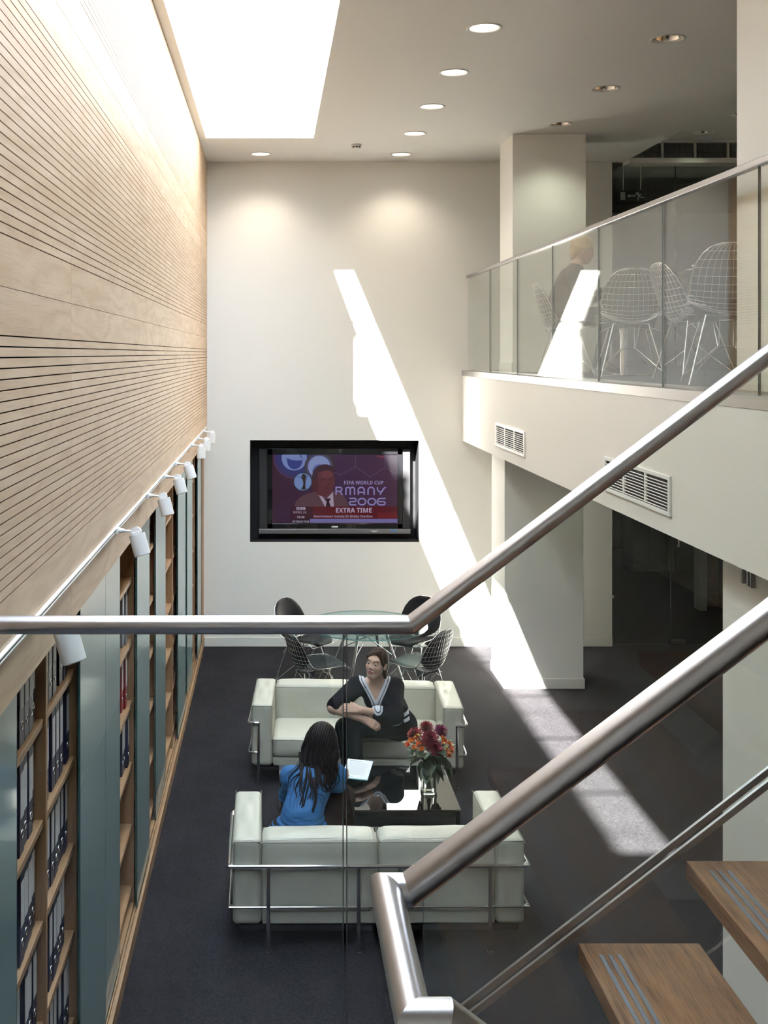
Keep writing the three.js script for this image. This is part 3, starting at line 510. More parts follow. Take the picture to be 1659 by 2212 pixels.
// ---------------------------------------------------------------- television in the recess
{
  const c = document.createElement('canvas'); c.width = 1280; c.height = 720; const x = c.getContext('2d');
  const bg = x.createLinearGradient(0, 0, 1280, 0); bg.addColorStop(0, '#47243c'); bg.addColorStop(0.55, '#4b2a52'); bg.addColorStop(1, '#5a3350'); x.fillStyle = bg; x.fillRect(0, 0, 1280, 720);
  const ringc = (cx, cy, r, cols) => cols.forEach(([k, f]) => { x.fillStyle = f; x.beginPath(); x.arc(cx, cy, r * k, 0, 7); x.fill(); });
  ringc(225, 40, 215, [[1, '#7a4436'], [0.97, '#4a3a78'], [0.78, '#3d3f86'], [0.60, '#93a6e6']]);
  x.fillStyle = '#3f4c9e'; x.beginPath(); x.moveTo(150, 40); x.quadraticCurveTo(225, 80, 310, 60); x.quadraticCurveTo(300, 160, 215, 155); x.quadraticCurveTo(150, 140, 150, 40); x.fill();
  x.strokeStyle = '#3f4c9e'; x.lineWidth = 7; x.beginPath(); x.moveTo(282, 5); x.lineTo(312, 52); x.moveTo(300, -5); x.lineTo(282, 30); x.stroke();
  ringc(480, 130, 150, [[1, '#4a4a3a'], [0.9, '#5b5680'], [0.76, '#a3b2ea']]); x.fillStyle = '#6d7cc8'; x.beginPath(); x.arc(480, 175, 70, 0, 7); x.fill();
  ringc(312, 285, 96, [[1, '#2f4650'], [0.92, '#8ba6e2']]); x.fillStyle = '#3a2c2a'; x.beginPath(); x.ellipse(322, 235, 24, 30, 0, 0, 7); x.fill(); x.beginPath(); x.moveTo(305, 250); x.quadraticCurveTo(335, 320, 290, 365); x.lineTo(345, 365); x.quadraticCurveTo(330, 320, 350, 215); x.fill();
  x.strokeStyle = '#3a4c80'; x.lineWidth = 5; x.beginPath(); x.moveTo(235, 215); x.lineTo(300, 250); x.moveTo(370, 210); x.lineTo(345, 260); x.stroke();
  x.setLineDash([4, 12]); x.strokeStyle = '#c7b3ea'; x.lineWidth = 6; x.beginPath(); x.moveTo(640, 190); x.lineTo(690, 215); x.lineTo(850, 130); x.lineTo(1000, 235); x.lineTo(1150, 140); x.lineTo(1270, 210); x.moveTo(850, 0); x.lineTo(850, 130); x.moveTo(1150, 0); x.lineTo(1150, 140); x.stroke(); x.setLineDash([]);
  for (let i = 0; i < 40; i++) { x.fillStyle = 'rgba(190,160,220,' + rr(0.2, 0.6) + ')'; x.beginPath(); x.arc(rr(560, 1270), rr(10, 260), rr(1, 3.5), 0, 7); x.fill(); }
  // presenter
  x.fillStyle = '#6d4a55'; x.beginPath(); x.moveTo(220, 545); x.quadraticCurveTo(250, 430, 400, 395); x.lineTo(470, 370); x.lineTo(640, 380); x.quadraticCurveTo(760, 420, 780, 545); x.fill();
  x.fillStyle = '#c8b4cc'; x.beginPath(); x.moveTo(455, 385); x.lineTo(545, 470); x.lineTo(620, 390); x.lineTo(630, 545); x.lineTo(540, 545); x.fill();
  x.fillStyle = '#3a2030'; x.beginPath(); x.moveTo(530, 460); x.lineTo(600, 455); x.lineTo(580, 490); x.lineTo(600, 545); x.lineTo(545, 545); x.lineTo(555, 490); x.fill();
  x.fillStyle = '#70363f'; x.beginPath(); x.ellipse(525, 285, 112, 150, 0.05, 0, 7); x.fill(); x.fillStyle = '#5d2d36'; x.beginPath(); x.ellipse(440, 300, 36, 90, 0, 0, 7); x.fill();
  x.fillStyle = '#4a2a3c'; x.beginPath(); x.moveTo(405, 250); x.quadraticCurveTo(410, 110, 540, 105); x.quadraticCurveTo(640, 110, 640, 200); x.quadraticCurveTo(560, 150, 470, 190); x.lineTo(430, 290); x.fill();
  x.fillStyle = '#5c2b34'; for (const [ex, ey, ea, eb] of [[520, 262, 26, 11], [594, 260, 24, 11], [565, 352, 34, 8], [572, 315, 14, 12]]) { x.beginPath(); x.ellipse(ex, ey, ea, eb, 0, 0, 7); x.fill(); } x.fillStyle = 'rgba(150,80,84,0.45)'; x.beginPath(); x.ellipse(560, 205, 60, 40, 0, 0, 7); x.fill();
  // caption bars
  x.fillStyle = '#6a1722'; x.fillRect(190, 540, 1090, 125); x.fillStyle = '#842029'; x.fillRect(1075, 600, 205, 65); x.fillStyle = '#4a1a2c'; x.fillRect(190, 540, 225, 185);
  x.fillStyle = '#8b84c4'; x.fillRect(385, 668, 895, 40); x.fillStyle = '#2a1a2c'; x.fillRect(195, 672, 190, 44);
  const T = (s, px, py, font, col, w) => { x.font = font; x.fillStyle = col; x.fillText(s, px, py, w); };
  T('FIFA WORLD CUP', 730, 312, 'bold 50px sans-serif', '#b9aee6', 440); T('EXTRA TIME', 645, 602, 'bold 66px sans-serif', '#dccdf0', 432); T('NEWS 24', 212, 612, '34px sans-serif', '#d8c8e4', 165); T('16:38', 250, 660, 'bold 32px sans-serif', '#d8c8e4', 90); T('INTERACTIVE', 203, 706, 'bold 28px sans-serif', '#d8c8e4', 176);
  T('Interviewees include Sir Bobby Charlton', 424, 652, 'bold 31px sans-serif', '#cdbde2', 650); T('Press', 1070, 36, 'bold 28px sans-serif', '#c65a6c', 90);
  for (let i = 0; i < 3; i++) { x.fillStyle = '#d8c8e4'; x.fillRect(246 + i * 32, 546, 28, 28); T('BBC'[i], 251 + i * 32, 570, 'bold 24px sans-serif', '#5a1a2c'); }
  // rounded strip lettering RMANY / 2006
  x.lineCap = 'butt'; x.lineJoin = 'round'; x.strokeStyle = '#a99ddf'; x.lineWidth = 15;
  const S = (f) => { x.beginPath(); f(); x.stroke(); };
  S(() => { x.moveTo(652, 420); x.lineTo(652, 342); x.lineTo(688, 342); x.arc(690, 362, 20, -1.57, 1.57); x.lineTo(656, 382); x.moveTo(690, 382); x.lineTo(716, 420); });
  S(() => { x.moveTo(752, 420); x.lineTo(752, 368); x.arc(774, 364, 22, 3.14, 6.28); x.lineTo(796, 420); x.moveTo(796, 368); x.arc(818, 364, 22, 3.14, 6.28); x.lineTo(840, 420); });
  S(() => { x.moveTo(878, 420); x.lineTo(878, 375); x.arc(909, 373, 31, 3.14, 6.28); x.lineTo(940, 420); x.moveTo(878, 394); x.lineTo(940, 394); });
  S(() => { x.moveTo(978, 420); x.lineTo(978, 375); x.arc(1009, 373, 31, 3.14, 6.28); x.lineTo(1040, 420); });
  S(() => { x.moveTo(1074, 340); x.lineTo(1074, 358); x.arc(1104, 358, 30, 3.14, 0, true); x.lineTo(1160, 340); x.moveTo(1134, 358); x.lineTo(1098, 420); });
  S(() => { x.moveTo(786, 456); x.lineTo(838, 456); x.arc(838, 472, 17, -1.57, 1.57); x.lineTo(806, 489); x.arc(806, 506, 17, 4.71, 1.57, true); x.lineTo(858, 523); });
  S(() => { x.ellipse(916, 490, 38, 33, 0, 0, 7); }); S(() => { x.ellipse(1016, 490, 38, 33, 0, 0, 7); });
  S(() => { x.moveTo(1158, 456); x.lineTo(1100, 456); x.arc(1104, 490, 33, 4.71, 1.57, true); x.lineTo(1134, 523); x.arc(1134, 506, 17, 1.57, 4.71, true); x.lineTo(1080, 489); });
  const map = new THREE.CanvasTexture(c); map.colorSpace = THREE.SRGBColorSpace;
  const t = thing('television', 'wide black television showing a news programme set in the wall recess', 'television', [0.73, 1.211, -12.92]), P = (a, b) => [(a - 588) / 183.5 - 0.73, EYE - (b - 764) / 183.5 - 1.211];
  const Bx = (a0, b0, a1, b1, z0, z1, r = 0) => { const [x0, y1] = P(a0, b0), [x1, y0] = P(a1, b1); return box(x0, x1, y0, y1, z0, z1, r); };
  obj('cabinet', Bx(559, 969, 887, 1155, -0.12, -0.01, 0.01), M.blackMetal, t);
  obj('bezel', merge([Bx(578, 969, 869, 982, -0.01, 0.012, 0.003), Bx(578, 1131, 869, 1142, -0.01, 0.012, 0.003), Bx(578, 969, 588.5, 1142, -0.01, 0.012, 0.003), Bx(858.5, 969, 869, 1142, -0.01, 0.012, 0.003)]), phy({ color: lin(0.01, 0.01, 0.012), roughness: 0.15, clearcoat: 1 }), t);
  obj('speaker', Bx(560, 970, 577, 1141, -0.01, 0.008, 0.004), std({ color: lin(0.022, 0.022, 0.025), roughness: 0.6 }), t); obj('speaker', Bx(870, 970, 886, 1141, -0.01, 0.008, 0.004), std({ color: lin(0.022, 0.022, 0.025), roughness: 0.6 }), t);
  obj('silver_base', Bx(559, 1142.5, 887, 1153, -0.01, 0.014, 0.004), M.darkSteel, t);
  const [sx0, sy1] = P(588, 981), [sx1, sy0] = P(859, 1132);
  obj('screen', new THREE.PlaneGeometry(sx1 - sx0, sy1 - sy0).translate((sx0 + sx1) / 2, (sy0 + sy1) / 2, 0.002), phy({ color: lin(0.012, 0.012, 0.014), roughness: 0.12, emissive: new THREE.Color(1, 1, 1), emissiveMap: map, emissiveIntensity: 0.36 }), t);
  obj('badge', Bx(716, 1136, 730, 1139, 0.012, 0.014), M.white, t); obj('badge', Bx(842, 1144, 858, 1147, 0.014, 0.016), std({ color: lin(0.1, 0.25, 0.6), roughness: 0.4 }), t);
  obj('indicator', new THREE.ShapeGeometry(new THREE.Shape([[...P(799, 1146)], [...P(818, 1146)], [...P(808, 1149.5)]].map((p) => new THREE.Vector2(...p)))).translate(0, 0, 0.0155), M.white, t);
  obj('wall_bracket', box(-0.3, 0.3, 0.3, 0.8, -0.15, -0.12), M.blackMetal, t);
}

// ---------------------------------------------------------------- leather sofas in chrome tube frames
function cushion(w, h, d, r, puff, s) {                       // a box with soft rounded edges and bulging faces, centred
  const n = 14, g = new THREE.BoxGeometry(w, h, d, n, Math.max(6, Math.round(n * h / w)), Math.max(8, Math.round(n * d / w))), p = g.attributes.position, v = V();
  const hx = w / 2, hy = h / 2, hz = d / 2;
  for (let i = 0; i < p.count; i++) {
    v.fromBufferAttribute(p, i);
    const f = V(v.x / hx, v.y / hy, v.z / hz), c = V(clamp(v.x, -hx + r, hx - r), clamp(v.y, -hy + r, hy - r), clamp(v.z, -hz + r, hz - r)), o = v.clone().sub(c);
    if (o.length() > 1e-6) o.setLength(r);
    const b = (a, q) => (1 - a * a) * (1 - q * q);
    c.add(o); const nx = Math.abs(f.x) > 0.999 ? Math.sign(f.x) : 0, ny = Math.abs(f.y) > 0.999 ? Math.sign(f.y) : 0, nz = Math.abs(f.z) > 0.999 ? Math.sign(f.z) : 0;
    const wob = 0.007 * Math.sin(f.x * 5 + s) * Math.sin(f.z * 4 + s * 2 + f.y * 3);
    c.x += nx * (puff * 0.5 * b(f.y, f.z)); c.y += ny * (puff * b(f.x, f.z) + wob * b(f.x, f.z)); c.z += nz * (puff * 0.7 * b(f.x, f.y) + wob * b(f.x, f.y));
    p.setXYZ(i, c.x, c.y, c.z);
  }
  const q = g.clone(); q.computeVertexNormals();
  // smooth across box seams
  const key = new Map(), nrm = q.attributes.normal;
  for (let i = 0; i < p.count; i++) { const k = [p.getX(i), p.getY(i), p.getZ(i)].map((a) => Math.round(a * 4000)).join(); if (!key.has(k)) key.set(k, []); key.get(k).push(i); }
  for (const l of key.values()) { const a = V(); l.forEach((i) => a.add(V(nrm.getX(i), nrm.getY(i), nrm.getZ(i)))); a.normalize(); l.forEach((i) => nrm.setXYZ(i, a.x, a.y, a.z)); }
  return uvMetres(q);
}
const loopXZ = (w, d, y, r, inset) => { const a = w / 2 - inset, b = d / 2 - inset, pts = []; for (const [sx, sz, a0] of [[1, 1, 0], [-1, 1, 1], [-1, -1, 2], [1, -1, 3]]) for (let k = 0; k <= 3; k++) { const t = (a0 + k / 3) * Math.PI / 2; pts.push([sx * (a - r) + r * Math.cos(t), y, sz * (b - r) + r * Math.sin(t)]); } return pts; };
function sofa(pos, turn, label, backLegs) {                   // base at floor, front along +z, width 1.667
  const t = thing('sofa', label, 'sofa', pos, turn, 'cream leather sofas'), W = 1.667, H = 0.63, Dp = 0.72, A = 0.165, seatW = (W - 2 * A) / 2 - 0.006;
  const cu = (name, w, h, d, r, puff, x, y, z, s, seam) => { const o = obj(name, cushion(w, h, d, r, puff, s), M.leather, t); o.position.set(x, y, z); if (seam) { const q = obj('seam', merge(seam.map((l) => tube(l, 0.0022, 5, 90, true))), M.piping, o); q.castShadow = false; } return o; };
  for (const k of [-1, 1]) {
    cu('arm_cushion', A, H - 0.145, Dp, 0.028, 0.008, k * (W / 2 - A / 2), 0.145 + (H - 0.145) / 2, 0, 3 + k, [loopXZ(A, Dp, (H - 0.145) / 2 - 0.012, 0.02, 0.002)]);
    cu('back_cushion', seatW, H - 0.2, 0.2, 0.03, 0.014, k * (seatW / 2 + 0.004), 0.2 + (H - 0.2) / 2, -Dp / 2 + 0.105, 5 + k, [loopXZ(seatW, 0.2, (H - 0.2) / 2 - 0.016, 0.025, -0.002)]);
    cu('seat_cushion', seatW, 0.16, Dp - 0.205, 0.028, 0.012, k * (seatW / 2 + 0.004), 0.292, 0.105, 8 + k, [loopXZ(seatW, Dp - 0.205, 0.062, 0.025, 0.0)]);
    cu('lower_cushion', seatW, 0.08, Dp - 0.03, 0.02, 0.004, k * (seatW / 2 + 0.004), 0.178, 0.01, 9 + k);
  }
  obj('back_lining', box(-seatW - 0.004, seatW + 0.004, 0.145, 0.40, -Dp / 2 + 0.012, -Dp / 2 + 0.05, 0.01), M.leather, t);
  obj('base_frame', merge([box(-W / 2 + 0.03, W / 2 - 0.03, 0.105, 0.135, -Dp / 2 + 0.02, -Dp / 2 + 0.05), box(-W / 2 + 0.03, W / 2 - 0.03, 0.105, 0.135, Dp / 2 - 0.05, Dp / 2 - 0.02), box(-W / 2 + 0.03, -W / 2 + 0.06, 0.105, 0.135, -Dp / 2 + 0.02, Dp / 2 - 0.02), box(W / 2 - 0.06, W / 2 - 0.03, 0.105, 0.135, -Dp / 2 + 0.02, Dp / 2 - 0.02), box(-0.02, 0.02, 0.105, 0.135, -Dp / 2 + 0.02, Dp / 2 - 0.02)]), M.blackMetal, t);
  const o = W / 2 + 0.018, b = -Dp / 2 - 0.02, f = Dp / 2 + 0.012, r = 0.0125;
  const rail = (y, rad, inset) => { const q = 0.05, arc = (cx, cz, a0, a1) => Array.from({ length: 6 }, (_, i) => { const a = lerp(a0, a1, i / 5); return [cx + q * Math.cos(a), y, cz + q * Math.sin(a)]; }); return tube([[-o + inset, y, f], [-o + inset * 0.4, y, f], [-o, y, f - 0.02], [-o, y, f - 0.2], ...arc(-o + q, b + q, Math.PI, 1.5 * Math.PI), [0, y, b], ...arc(o - q, b + q, 1.5 * Math.PI, 2 * Math.PI), [o, y, f - 0.2], [o, y, f - 0.02], [o - inset * 0.4, y, f], [o - inset, y, f]], rad, 10, 160); };
  obj('top_rail', rail(0.489, r, 0.075), M.chrome, t); obj('lower_rail', rail(0.258, 0.007, 0.075), M.chrome, t);
  for (const k of [-1, 1]) obj('leg', merge([cyl([k * (o - 0.075), 0.004, f], [k * (o - 0.075), 0.489, f], r, r, 14), cyl([k * (o - 0.075), 0, f], [k * (o - 0.075), 0.006, f], 0.016, 0.016, 14)]), M.chrome, t);
  for (const x of backLegs) obj('leg', merge([cyl([x, 0.004, b], [x, 0.489, b], r, r, 14), cyl([x, 0, b], [x, 0.006, b], 0.016, 0.016, 14)]), M.chrome, t);
  return t;
}
sofa([0.605, 0, -6.61], Math.PI + 0.008, 'cream leather sofa in a chrome frame holding the person in blue', [-0.63, -0.117, 0.117, 0.63]);
sofa([0.685, 0, -8.985], -0.045, 'cream leather sofa in a chrome frame holding the person in black', [-0.63, -0.117, 0.117, 0.63]);

// ---------------------------------------------------------------- coffee table, booklet, vase and flowers
const TY = 0.36;
{
  const t = thing('coffee_table', 'low black glass coffee table between the two sofas', 'table', [0.655, 0, -7.705]), w = 0.605, d = 0.395;
  obj('table_top', box(-w, w, TY - 0.012, TY, -d, d, 0.002), M.blackGlass, t);
  obj('apron', merge([box(-w + 0.01, w - 0.01, TY - 0.05, TY - 0.013, d - 0.03, d - 0.01), box(-w + 0.01, w - 0.01, TY - 0.05, TY - 0.013, -d + 0.01, -d + 0.03), box(-w + 0.01, -w + 0.03, TY - 0.05, TY - 0.013, -d + 0.01, d - 0.01), box(w - 0.03, w - 0.01, TY - 0.05, TY - 0.013, -d + 0.01, d - 0.01)]), M.blackMetal, t);
  for (const a of [-1, 1]) for (const b of [-1, 1]) obj('leg', merge([box(a * (w - 0.02) - 0.014, a * (w - 0.02) + 0.014, 0.006, TY - 0.013, b * (d - 0.02) - 0.014, b * (d - 0.02) + 0.014, 0.002), cyl([a * (w - 0.02), 0, b * (d - 0.02)], [a * (w - 0.02), 0.008, b * (d - 0.02)], 0.014)]), M.blackMetal, t);
}
{
  const c = document.createElement('canvas'); c.width = 360; c.height = 440; const x = c.getContext('2d'); x.fillStyle = '#e9ebee'; x.fillRect(0, 0, 360, 440); x.fillStyle = '#70747c';
  for (let i = 0; i < 17; i++) x.fillRect(40, 60 + i * 18, 210 + ((i * 53) % 80), 3); x.fillRect(40, 34, 170, 7); x.fillStyle = '#5d9c9c'; x.fillRect(30, 396, 120, 7);
  const map = new THREE.CanvasTexture(c); map.colorSpace = THREE.SRGBColorSpace;
  const t = thing('booklet', 'white printed sheet with a teal backing held over the coffee table', 'booklet', [0.585, 0.552, -7.52]); t.rotation.set(0.25, -0.28, 0, 'YXZ');
  obj('backing_sheet', box(-0.09, 0.09, -0.003, 0, -0.108, 0.112, 0.001), std({ color: lin(0.12, 0.38, 0.38), roughness: 0.5 }), t);
  obj('page', new THREE.PlaneGeometry(0.178, 0.212).rotateX(-Math.PI / 2).translate(0, 0.0012, -0.001), std({ map, roughness: 0.7 }), t);
}
{
  const vx = 1.083, vd = 7.60, t = thing('vase', 'clear square glass vase with water on the coffee table', 'vase', [vx, TY, -vd]), glass = phy({ color: lin(0.96, 0.98, 0.97), roughness: 0, transmission: 1, thickness: 0, ior: 1.5 });
  const sq = (r, n = 5, q = 0.012) => { const p = []; for (let c = 0; c < 4; c++) for (let k = 0; k <= n; k++) { const a = (c + k / n) * Math.PI / 2, sx = [1, -1, -1, 1][c], sy = [1, 1, -1, -1][c]; p.push(new THREE.Vector2(sx * (r - q) + q * Math.cos(a), sy * (r - q) + q * Math.sin(a))); } return p; };
  const wall = new THREE.Shape(sq(0.05)); wall.holes.push(new THREE.Path(sq(0.0455).reverse()));
  obj('glass_body', new THREE.ExtrudeGeometry(wall, { depth: 0.17, bevelEnabled: false }).rotateX(-Math.PI / 2), glass, t);
  obj('glass_foot', new THREE.ExtrudeGeometry(new THREE.Shape(sq(0.05)), { depth: 0.016, bevelEnabled: true, bevelSize: 0.002, bevelThickness: 0.002, bevelSegments: 2 }).rotateX(-Math.PI / 2).translate(0, 0.003, 0), phy({ color: lin(0.97, 0.99, 0.98), roughness: 0.0, transmission: 1, thickness: 0.02, ior: 1.5 }), t);
  obj('water', new THREE.ExtrudeGeometry(new THREE.Shape(sq(0.045)), { depth: 0.10, bevelEnabled: false }).rotateX(-Math.PI / 2).translate(0, 0.0215, 0), phy({ color: lin(0.95, 0.97, 0.95), roughness: 0, transmission: 1, thickness: 0.08, ior: 1.33 }), t);
  const petalGeo = (len, wid, cup, point) => { const n = 5, pos = [], idx = []; for (let i = 0; i <= n; i++) { const s = i / n, w = wid * Math.sin(Math.PI * Math.pow(lerp(0.08, point, s), 0.8)), y = cup * s * s, z = len * s; for (const k of [-1, 0, 1]) pos.push(k * w, y + (k ? 0.18 * w : 0), z); } for (let i = 0; i < n; i++) for (let k = 0; k < 2; k++) { const a = i * 3 + k; idx.push(a, a + 3, a + 1, a + 1, a + 3, a + 4); } const g = new THREE.BufferGeometry(); g.setAttribute('position', new THREE.Float32BufferAttribute(pos, 3)); g.setIndex(idx); g.computeVertexNormals(); return g; };
  const stemM = std({ color: lin(0.035, 0.075, 0.02), roughness: 0.6 }), leafM = [phy({ color: lin(0.022, 0.048, 0.022), roughness: 0.42 }), phy({ color: lin(0.035, 0.062, 0.02), roughness: 0.45 }), phy({ color: lin(0.28, 0.34, 0.24), roughness: 0.5 })];
  const dm = (c) => std({ color: c, roughness: 0.6, side: THREE.DoubleSide });
  const redM = [dm(lin(0.26, 0.008, 0.018)), dm(lin(0.19, 0.006, 0.022)), dm(lin(0.22, 0.006, 0.08))], orangeM = [dm(lin(0.62, 0.17, 0.02)), dm(lin(0.55, 0.09, 0.015))], yellowM = dm(lin(0.66, 0.58, 0.16));
  const head = (o, dir) => o.quaternion.setFromUnitVectors(V(0, 1, 0), V(...dir).normalize());
  const flower = (name, label, cat, group, p, petals, mat, dir, centre) => {
    const f = thing(name, label, cat, [vx, TY + 0.03, -vd], 0, group);
    const q = obj('stem', tube([[p[0] * -0.12, 0, p[2] * -0.12], [p[0] * 0.12, 0.16, p[2] * 0.12], [p[0] * 0.6, p[1] * 0.72 + 0.03, p[2] * 0.6], [p[0] * 0.95, p[1] * 0.95, p[2] * 0.95]], 0.0035, 6, 16), stemM, f);
    const h = obj('petals', petals, mat, f); h.position.set(...p); head(h, dir); if (centre) { const c = obj('centre', centre, yellowM, h); } return f;
  };
  const dahlia = (R_) => { const l = []; for (let ring = 0; ring < 6; ring++) { const n = [15, 14, 13, 11, 8, 5][ring], tilt = [-0.28, 0.05, 0.35, 0.65, 0.95, 1.25][ring], len = R_ * [1, 0.98, 0.9, 0.78, 0.62, 0.42][ring]; for (let i = 0; i < n; i++) l.push(petalGeo(len, R_ * 0.2, R_ * 0.1, 0.93).rotateX(-tilt + rr(-0.1, 0.1)).rotateY((i + ring * 0.5) / n * 2 * Math.PI).translate(0, ring * R_ * 0.05, 0)); } return merge(l); };
  const alst = () => { const l = []; for (let i = 0; i < 6; i++) l.push(petalGeo(0.034, 0.011, 0.006, 0.95).rotateX(-0.75 + (i % 2) * 0.25).rotateY(i / 6 * 2 * Math.PI)); return merge(l); };
  const big = dahlia(0.07), mid = dahlia(0.058), small = alst();
  [[0.0, 0.355, 0.055, big, 1, 'dark red dahlia facing the near sofa'], [-0.01, 0.405, -0.03, mid, 0, 'red dahlia at the top of the bouquet'], [0.085, 0.385, -0.02, mid, 2, 'magenta dahlia beside the orange blossoms'], [-0.095, 0.37, 0.0, mid, 0, 'small red dahlia behind yellow buds'], [0.035, 0.30, 0.09, mid, 1, 'deep red dahlia low in the bouquet']].forEach(([a, b, c, g, k, l]) => flower('dahlia', l, 'flower', 'red dahlias in the vase', [a, b, c], g, redM[k], [a * 3, 0.6, c * 3 + 0.15]));
  const spots = [[-0.125, 0.335, 0.05], [-0.15, 0.315, 0.06], [-0.11, 0.30, 0.08], [-0.075, 0.335, 0.09], [-0.06, 0.30, 0.1], [-0.085, 0.36, 0.05], [0.08, 0.36, 0.06], [0.10, 0.345, 0.07], [0.125, 0.325, 0.06], [0.135, 0.30, 0.07], [0.11, 0.285, 0.09], [0.09, 0.27, 0.1], [0.14, 0.275, 0.05], [0.12, 0.255, 0.085]];
  spots.forEach(([a, b, c], i) => flower('orange_blossom', a < 0 ? 'orange blossom beside the small red dahlia' : 'orange blossom on the chrome rail side of the bouquet', 'flower', a < 0 ? 'orange blossoms beside the small dahlia' : 'orange blossoms under the magenta dahlia', [a, b, c], small, orangeM[i % 2], [a * 2 + rr(-0.3, 0.3), 0.5, c * 2 + rr(0, 0.5)]));
  const bud = new THREE.SphereGeometry(0.007, 8, 6);
  [[-0.1, 0.375, 0.05], [-0.085, 0.385, 0.04], [-0.075, 0.39, 0.06], [0.095, 0.345, 0.09], [0.105, 0.33, 0.095], [0.11, 0.32, 0.1], [0.1, 0.31, 0.1]].forEach((p) => flower('yellow_bud', p[0] < 0 ? 'tiny yellow bud over the orange blossoms by the small dahlia' : 'tiny yellow bud among the orange blossoms by the rail', 'flower bud', p[0] < 0 ? 'yellow buds by the small dahlia' : 'yellow buds by the rail', p, bud, yellowM, [0, 1, 0]));
  const leafGeo = (L, w) => { const g = petalGeo(L, w, -L * 0.28, 0.985); return g; };
  for (let i = 0; i < 48; i++) {
    const a = i / 48 * 2 * Math.PI * 3.1, low = i % 3, L = rr(0.085, 0.13), r0 = [0.07, 0.06, 0.04][low], y0 = [0.27, 0.22, 0.17][low] + rr(-0.02, 0.02);
    const f = thing('leaf_sprig', ['dark green leaf under the blossoms', 'dark green leaf round the middle of the bouquet', 'dark green leaf hanging over the vase rim'][low], 'leaf', [vx, TY + 0.03, -vd], 0, ['leaves under the blossoms', 'leaves round the bouquet', 'leaves over the vase rim'][low]);
    obj('stalk', tube([[0, 0.1, 0], [Math.cos(a) * r0 * 0.4, y0 * 0.8, Math.sin(a) * r0 * 0.4], [Math.cos(a) * r0, y0, Math.sin(a) * r0]], 0.002, 5, 8), stemM, f);
    const l = obj('leaf', leafGeo(L, L * 0.36), (() => { const m = leafM[i % 11 === 5 ? 2 : i % 2]; m.side = THREE.DoubleSide; return m; })(), f); l.position.set(Math.cos(a) * r0, y0, Math.sin(a) * r0); l.rotation.set(0, Math.PI / 2 - a + rr(-0.4, 0.4), 0, 'YXZ'); l.rotation.x = [-0.35, 0.25, 0.9][low] + rr(-0.3, 0.3);
  }
  const big2 = thing('leaf_sprig', 'large drooping leaf beside the table edge', 'leaf', [vx, TY + 0.03, -vd], 0, 'leaves over the vase rim'); obj('stalk', tube([[0, 0.12, 0], [0.08, 0.24, 0.03], [0.12, 0.2, 0.05]], 0.0025, 5, 8), stemM, big2);
  for (const [k, rx] of [[0, 0.9], [0.4, 1.15], [-0.4, 1.1]]) { const l = obj('leaf', leafGeo(0.12, 0.04), leafM[0], big2); l.position.set(0.11, 0.21, 0.045); l.rotation.set(0, 1.2 + k, 0, 'YXZ'); l.rotation.x = rx; }
}

// ---------------------------------------------------------------- wire chairs
const chairProfile = new THREE.CatmullRomCurve3([[0.255, 0.43], [0.235, 0.452], [0.10, 0.443], [-0.06, 0.425], [-0.15, 0.428], [-0.20, 0.475], [-0.232, 0.57], [-0.262, 0.70], [-0.29, 0.835]].map(([z, y]) => V(0, y, z)), false, 'catmullrom', 0.5);
const CW = [[0, 0.17], [0.06, 0.215], [0.3, 0.24], [0.5, 0.235], [0.62, 0.232], [0.8, 0.222], [0.88, 0.203], [0.935, 0.172], [0.97, 0.135], [0.99, 0.095], [1, 0.05]], CC = [[0, 0.012], [0.25, 0.045], [0.5, 0.085], [0.62, 0.085], [0.8, 0.06], [1, 0.01]];
const table1 = (T, v) => { for (let i = 1; i < T.length; i++) if (v <= T[i][0]) { const t = (v - T[i - 1][0]) / (T[i][0] - T[i - 1][0]); return lerp(T[i - 1][1], T[i][1], t * t * (3 - 2 * t) * 0.5 + t * 0.5); } return T[T.length - 1][1]; };
function shell(u, v, off = 0) {
  const p = chairProfile.getPoint(clamp(v, 0, 1)), t = chairProfile.getTangent(clamp(v, 0.001, 0.999)), n = V(0, -t.z, t.y); if (n.y < 0 && v < 0.4) n.negate(); if (v >= 0.4 && n.z < 0) n.negate();
  const c = table1(CC, v) * u * u + off; return [u * table1(CW, v), p.y + n.y * c, p.z + n.z * c];
}
function padOn(v0, v1, fu, thick) {                          // cushion lying on the shell between v0 and v1, half width fu(t)
  const nu = 14, nv = 22, pos = [], idx = [], at = [[], []];
  for (let s = 0; s < 2; s++) for (let j = 0; j <= nv; j++) for (let i = 0; i <= nu; i++) {
    const a = i / nu * 2 - 1, b = j / nv, t = b, e = Math.pow(Math.max(0, 1 - Math.pow(Math.abs(a), 6)), 0.5) * Math.pow(Math.max(0, 1 - Math.pow(Math.abs(b * 2 - 1), 10)), 0.5);
    at[s].push(pos.length / 3); pos.push(...shell(a * fu(t), lerp(v0, v1, b), s ? 0.005 + thick * e : 0.005));
  }
  for (let s = 0; s < 2; s++) for (let j = 0; j < nv; j++) for (let i = 0; i < nu; i++) { const a = at[s][j * (nu + 1) + i], b = at[s][j * (nu + 1) + i + 1], c = at[s][(j + 1) * (nu + 1) + i], d = at[s][(j + 1) * (nu + 1) + i + 1]; s ? idx.push(a, b, c, b, d, c) : idx.push(a, c, b, b, c, d); }
  const g = new THREE.BufferGeometry(); g.setAttribute('position', new THREE.Float32BufferAttribute(pos, 3)); g.setIndex(idx); g.computeVertexNormals(); return uvMetres(g);
}
const chairGroupDown = 'wire chairs round the glass table', chairGroupUp = 'wire chairs on the upper floor';
const chair = thing('wire_chair', 'chrome wire chair', 'chair', [0, 0, 0], 0, chairGroupDown);
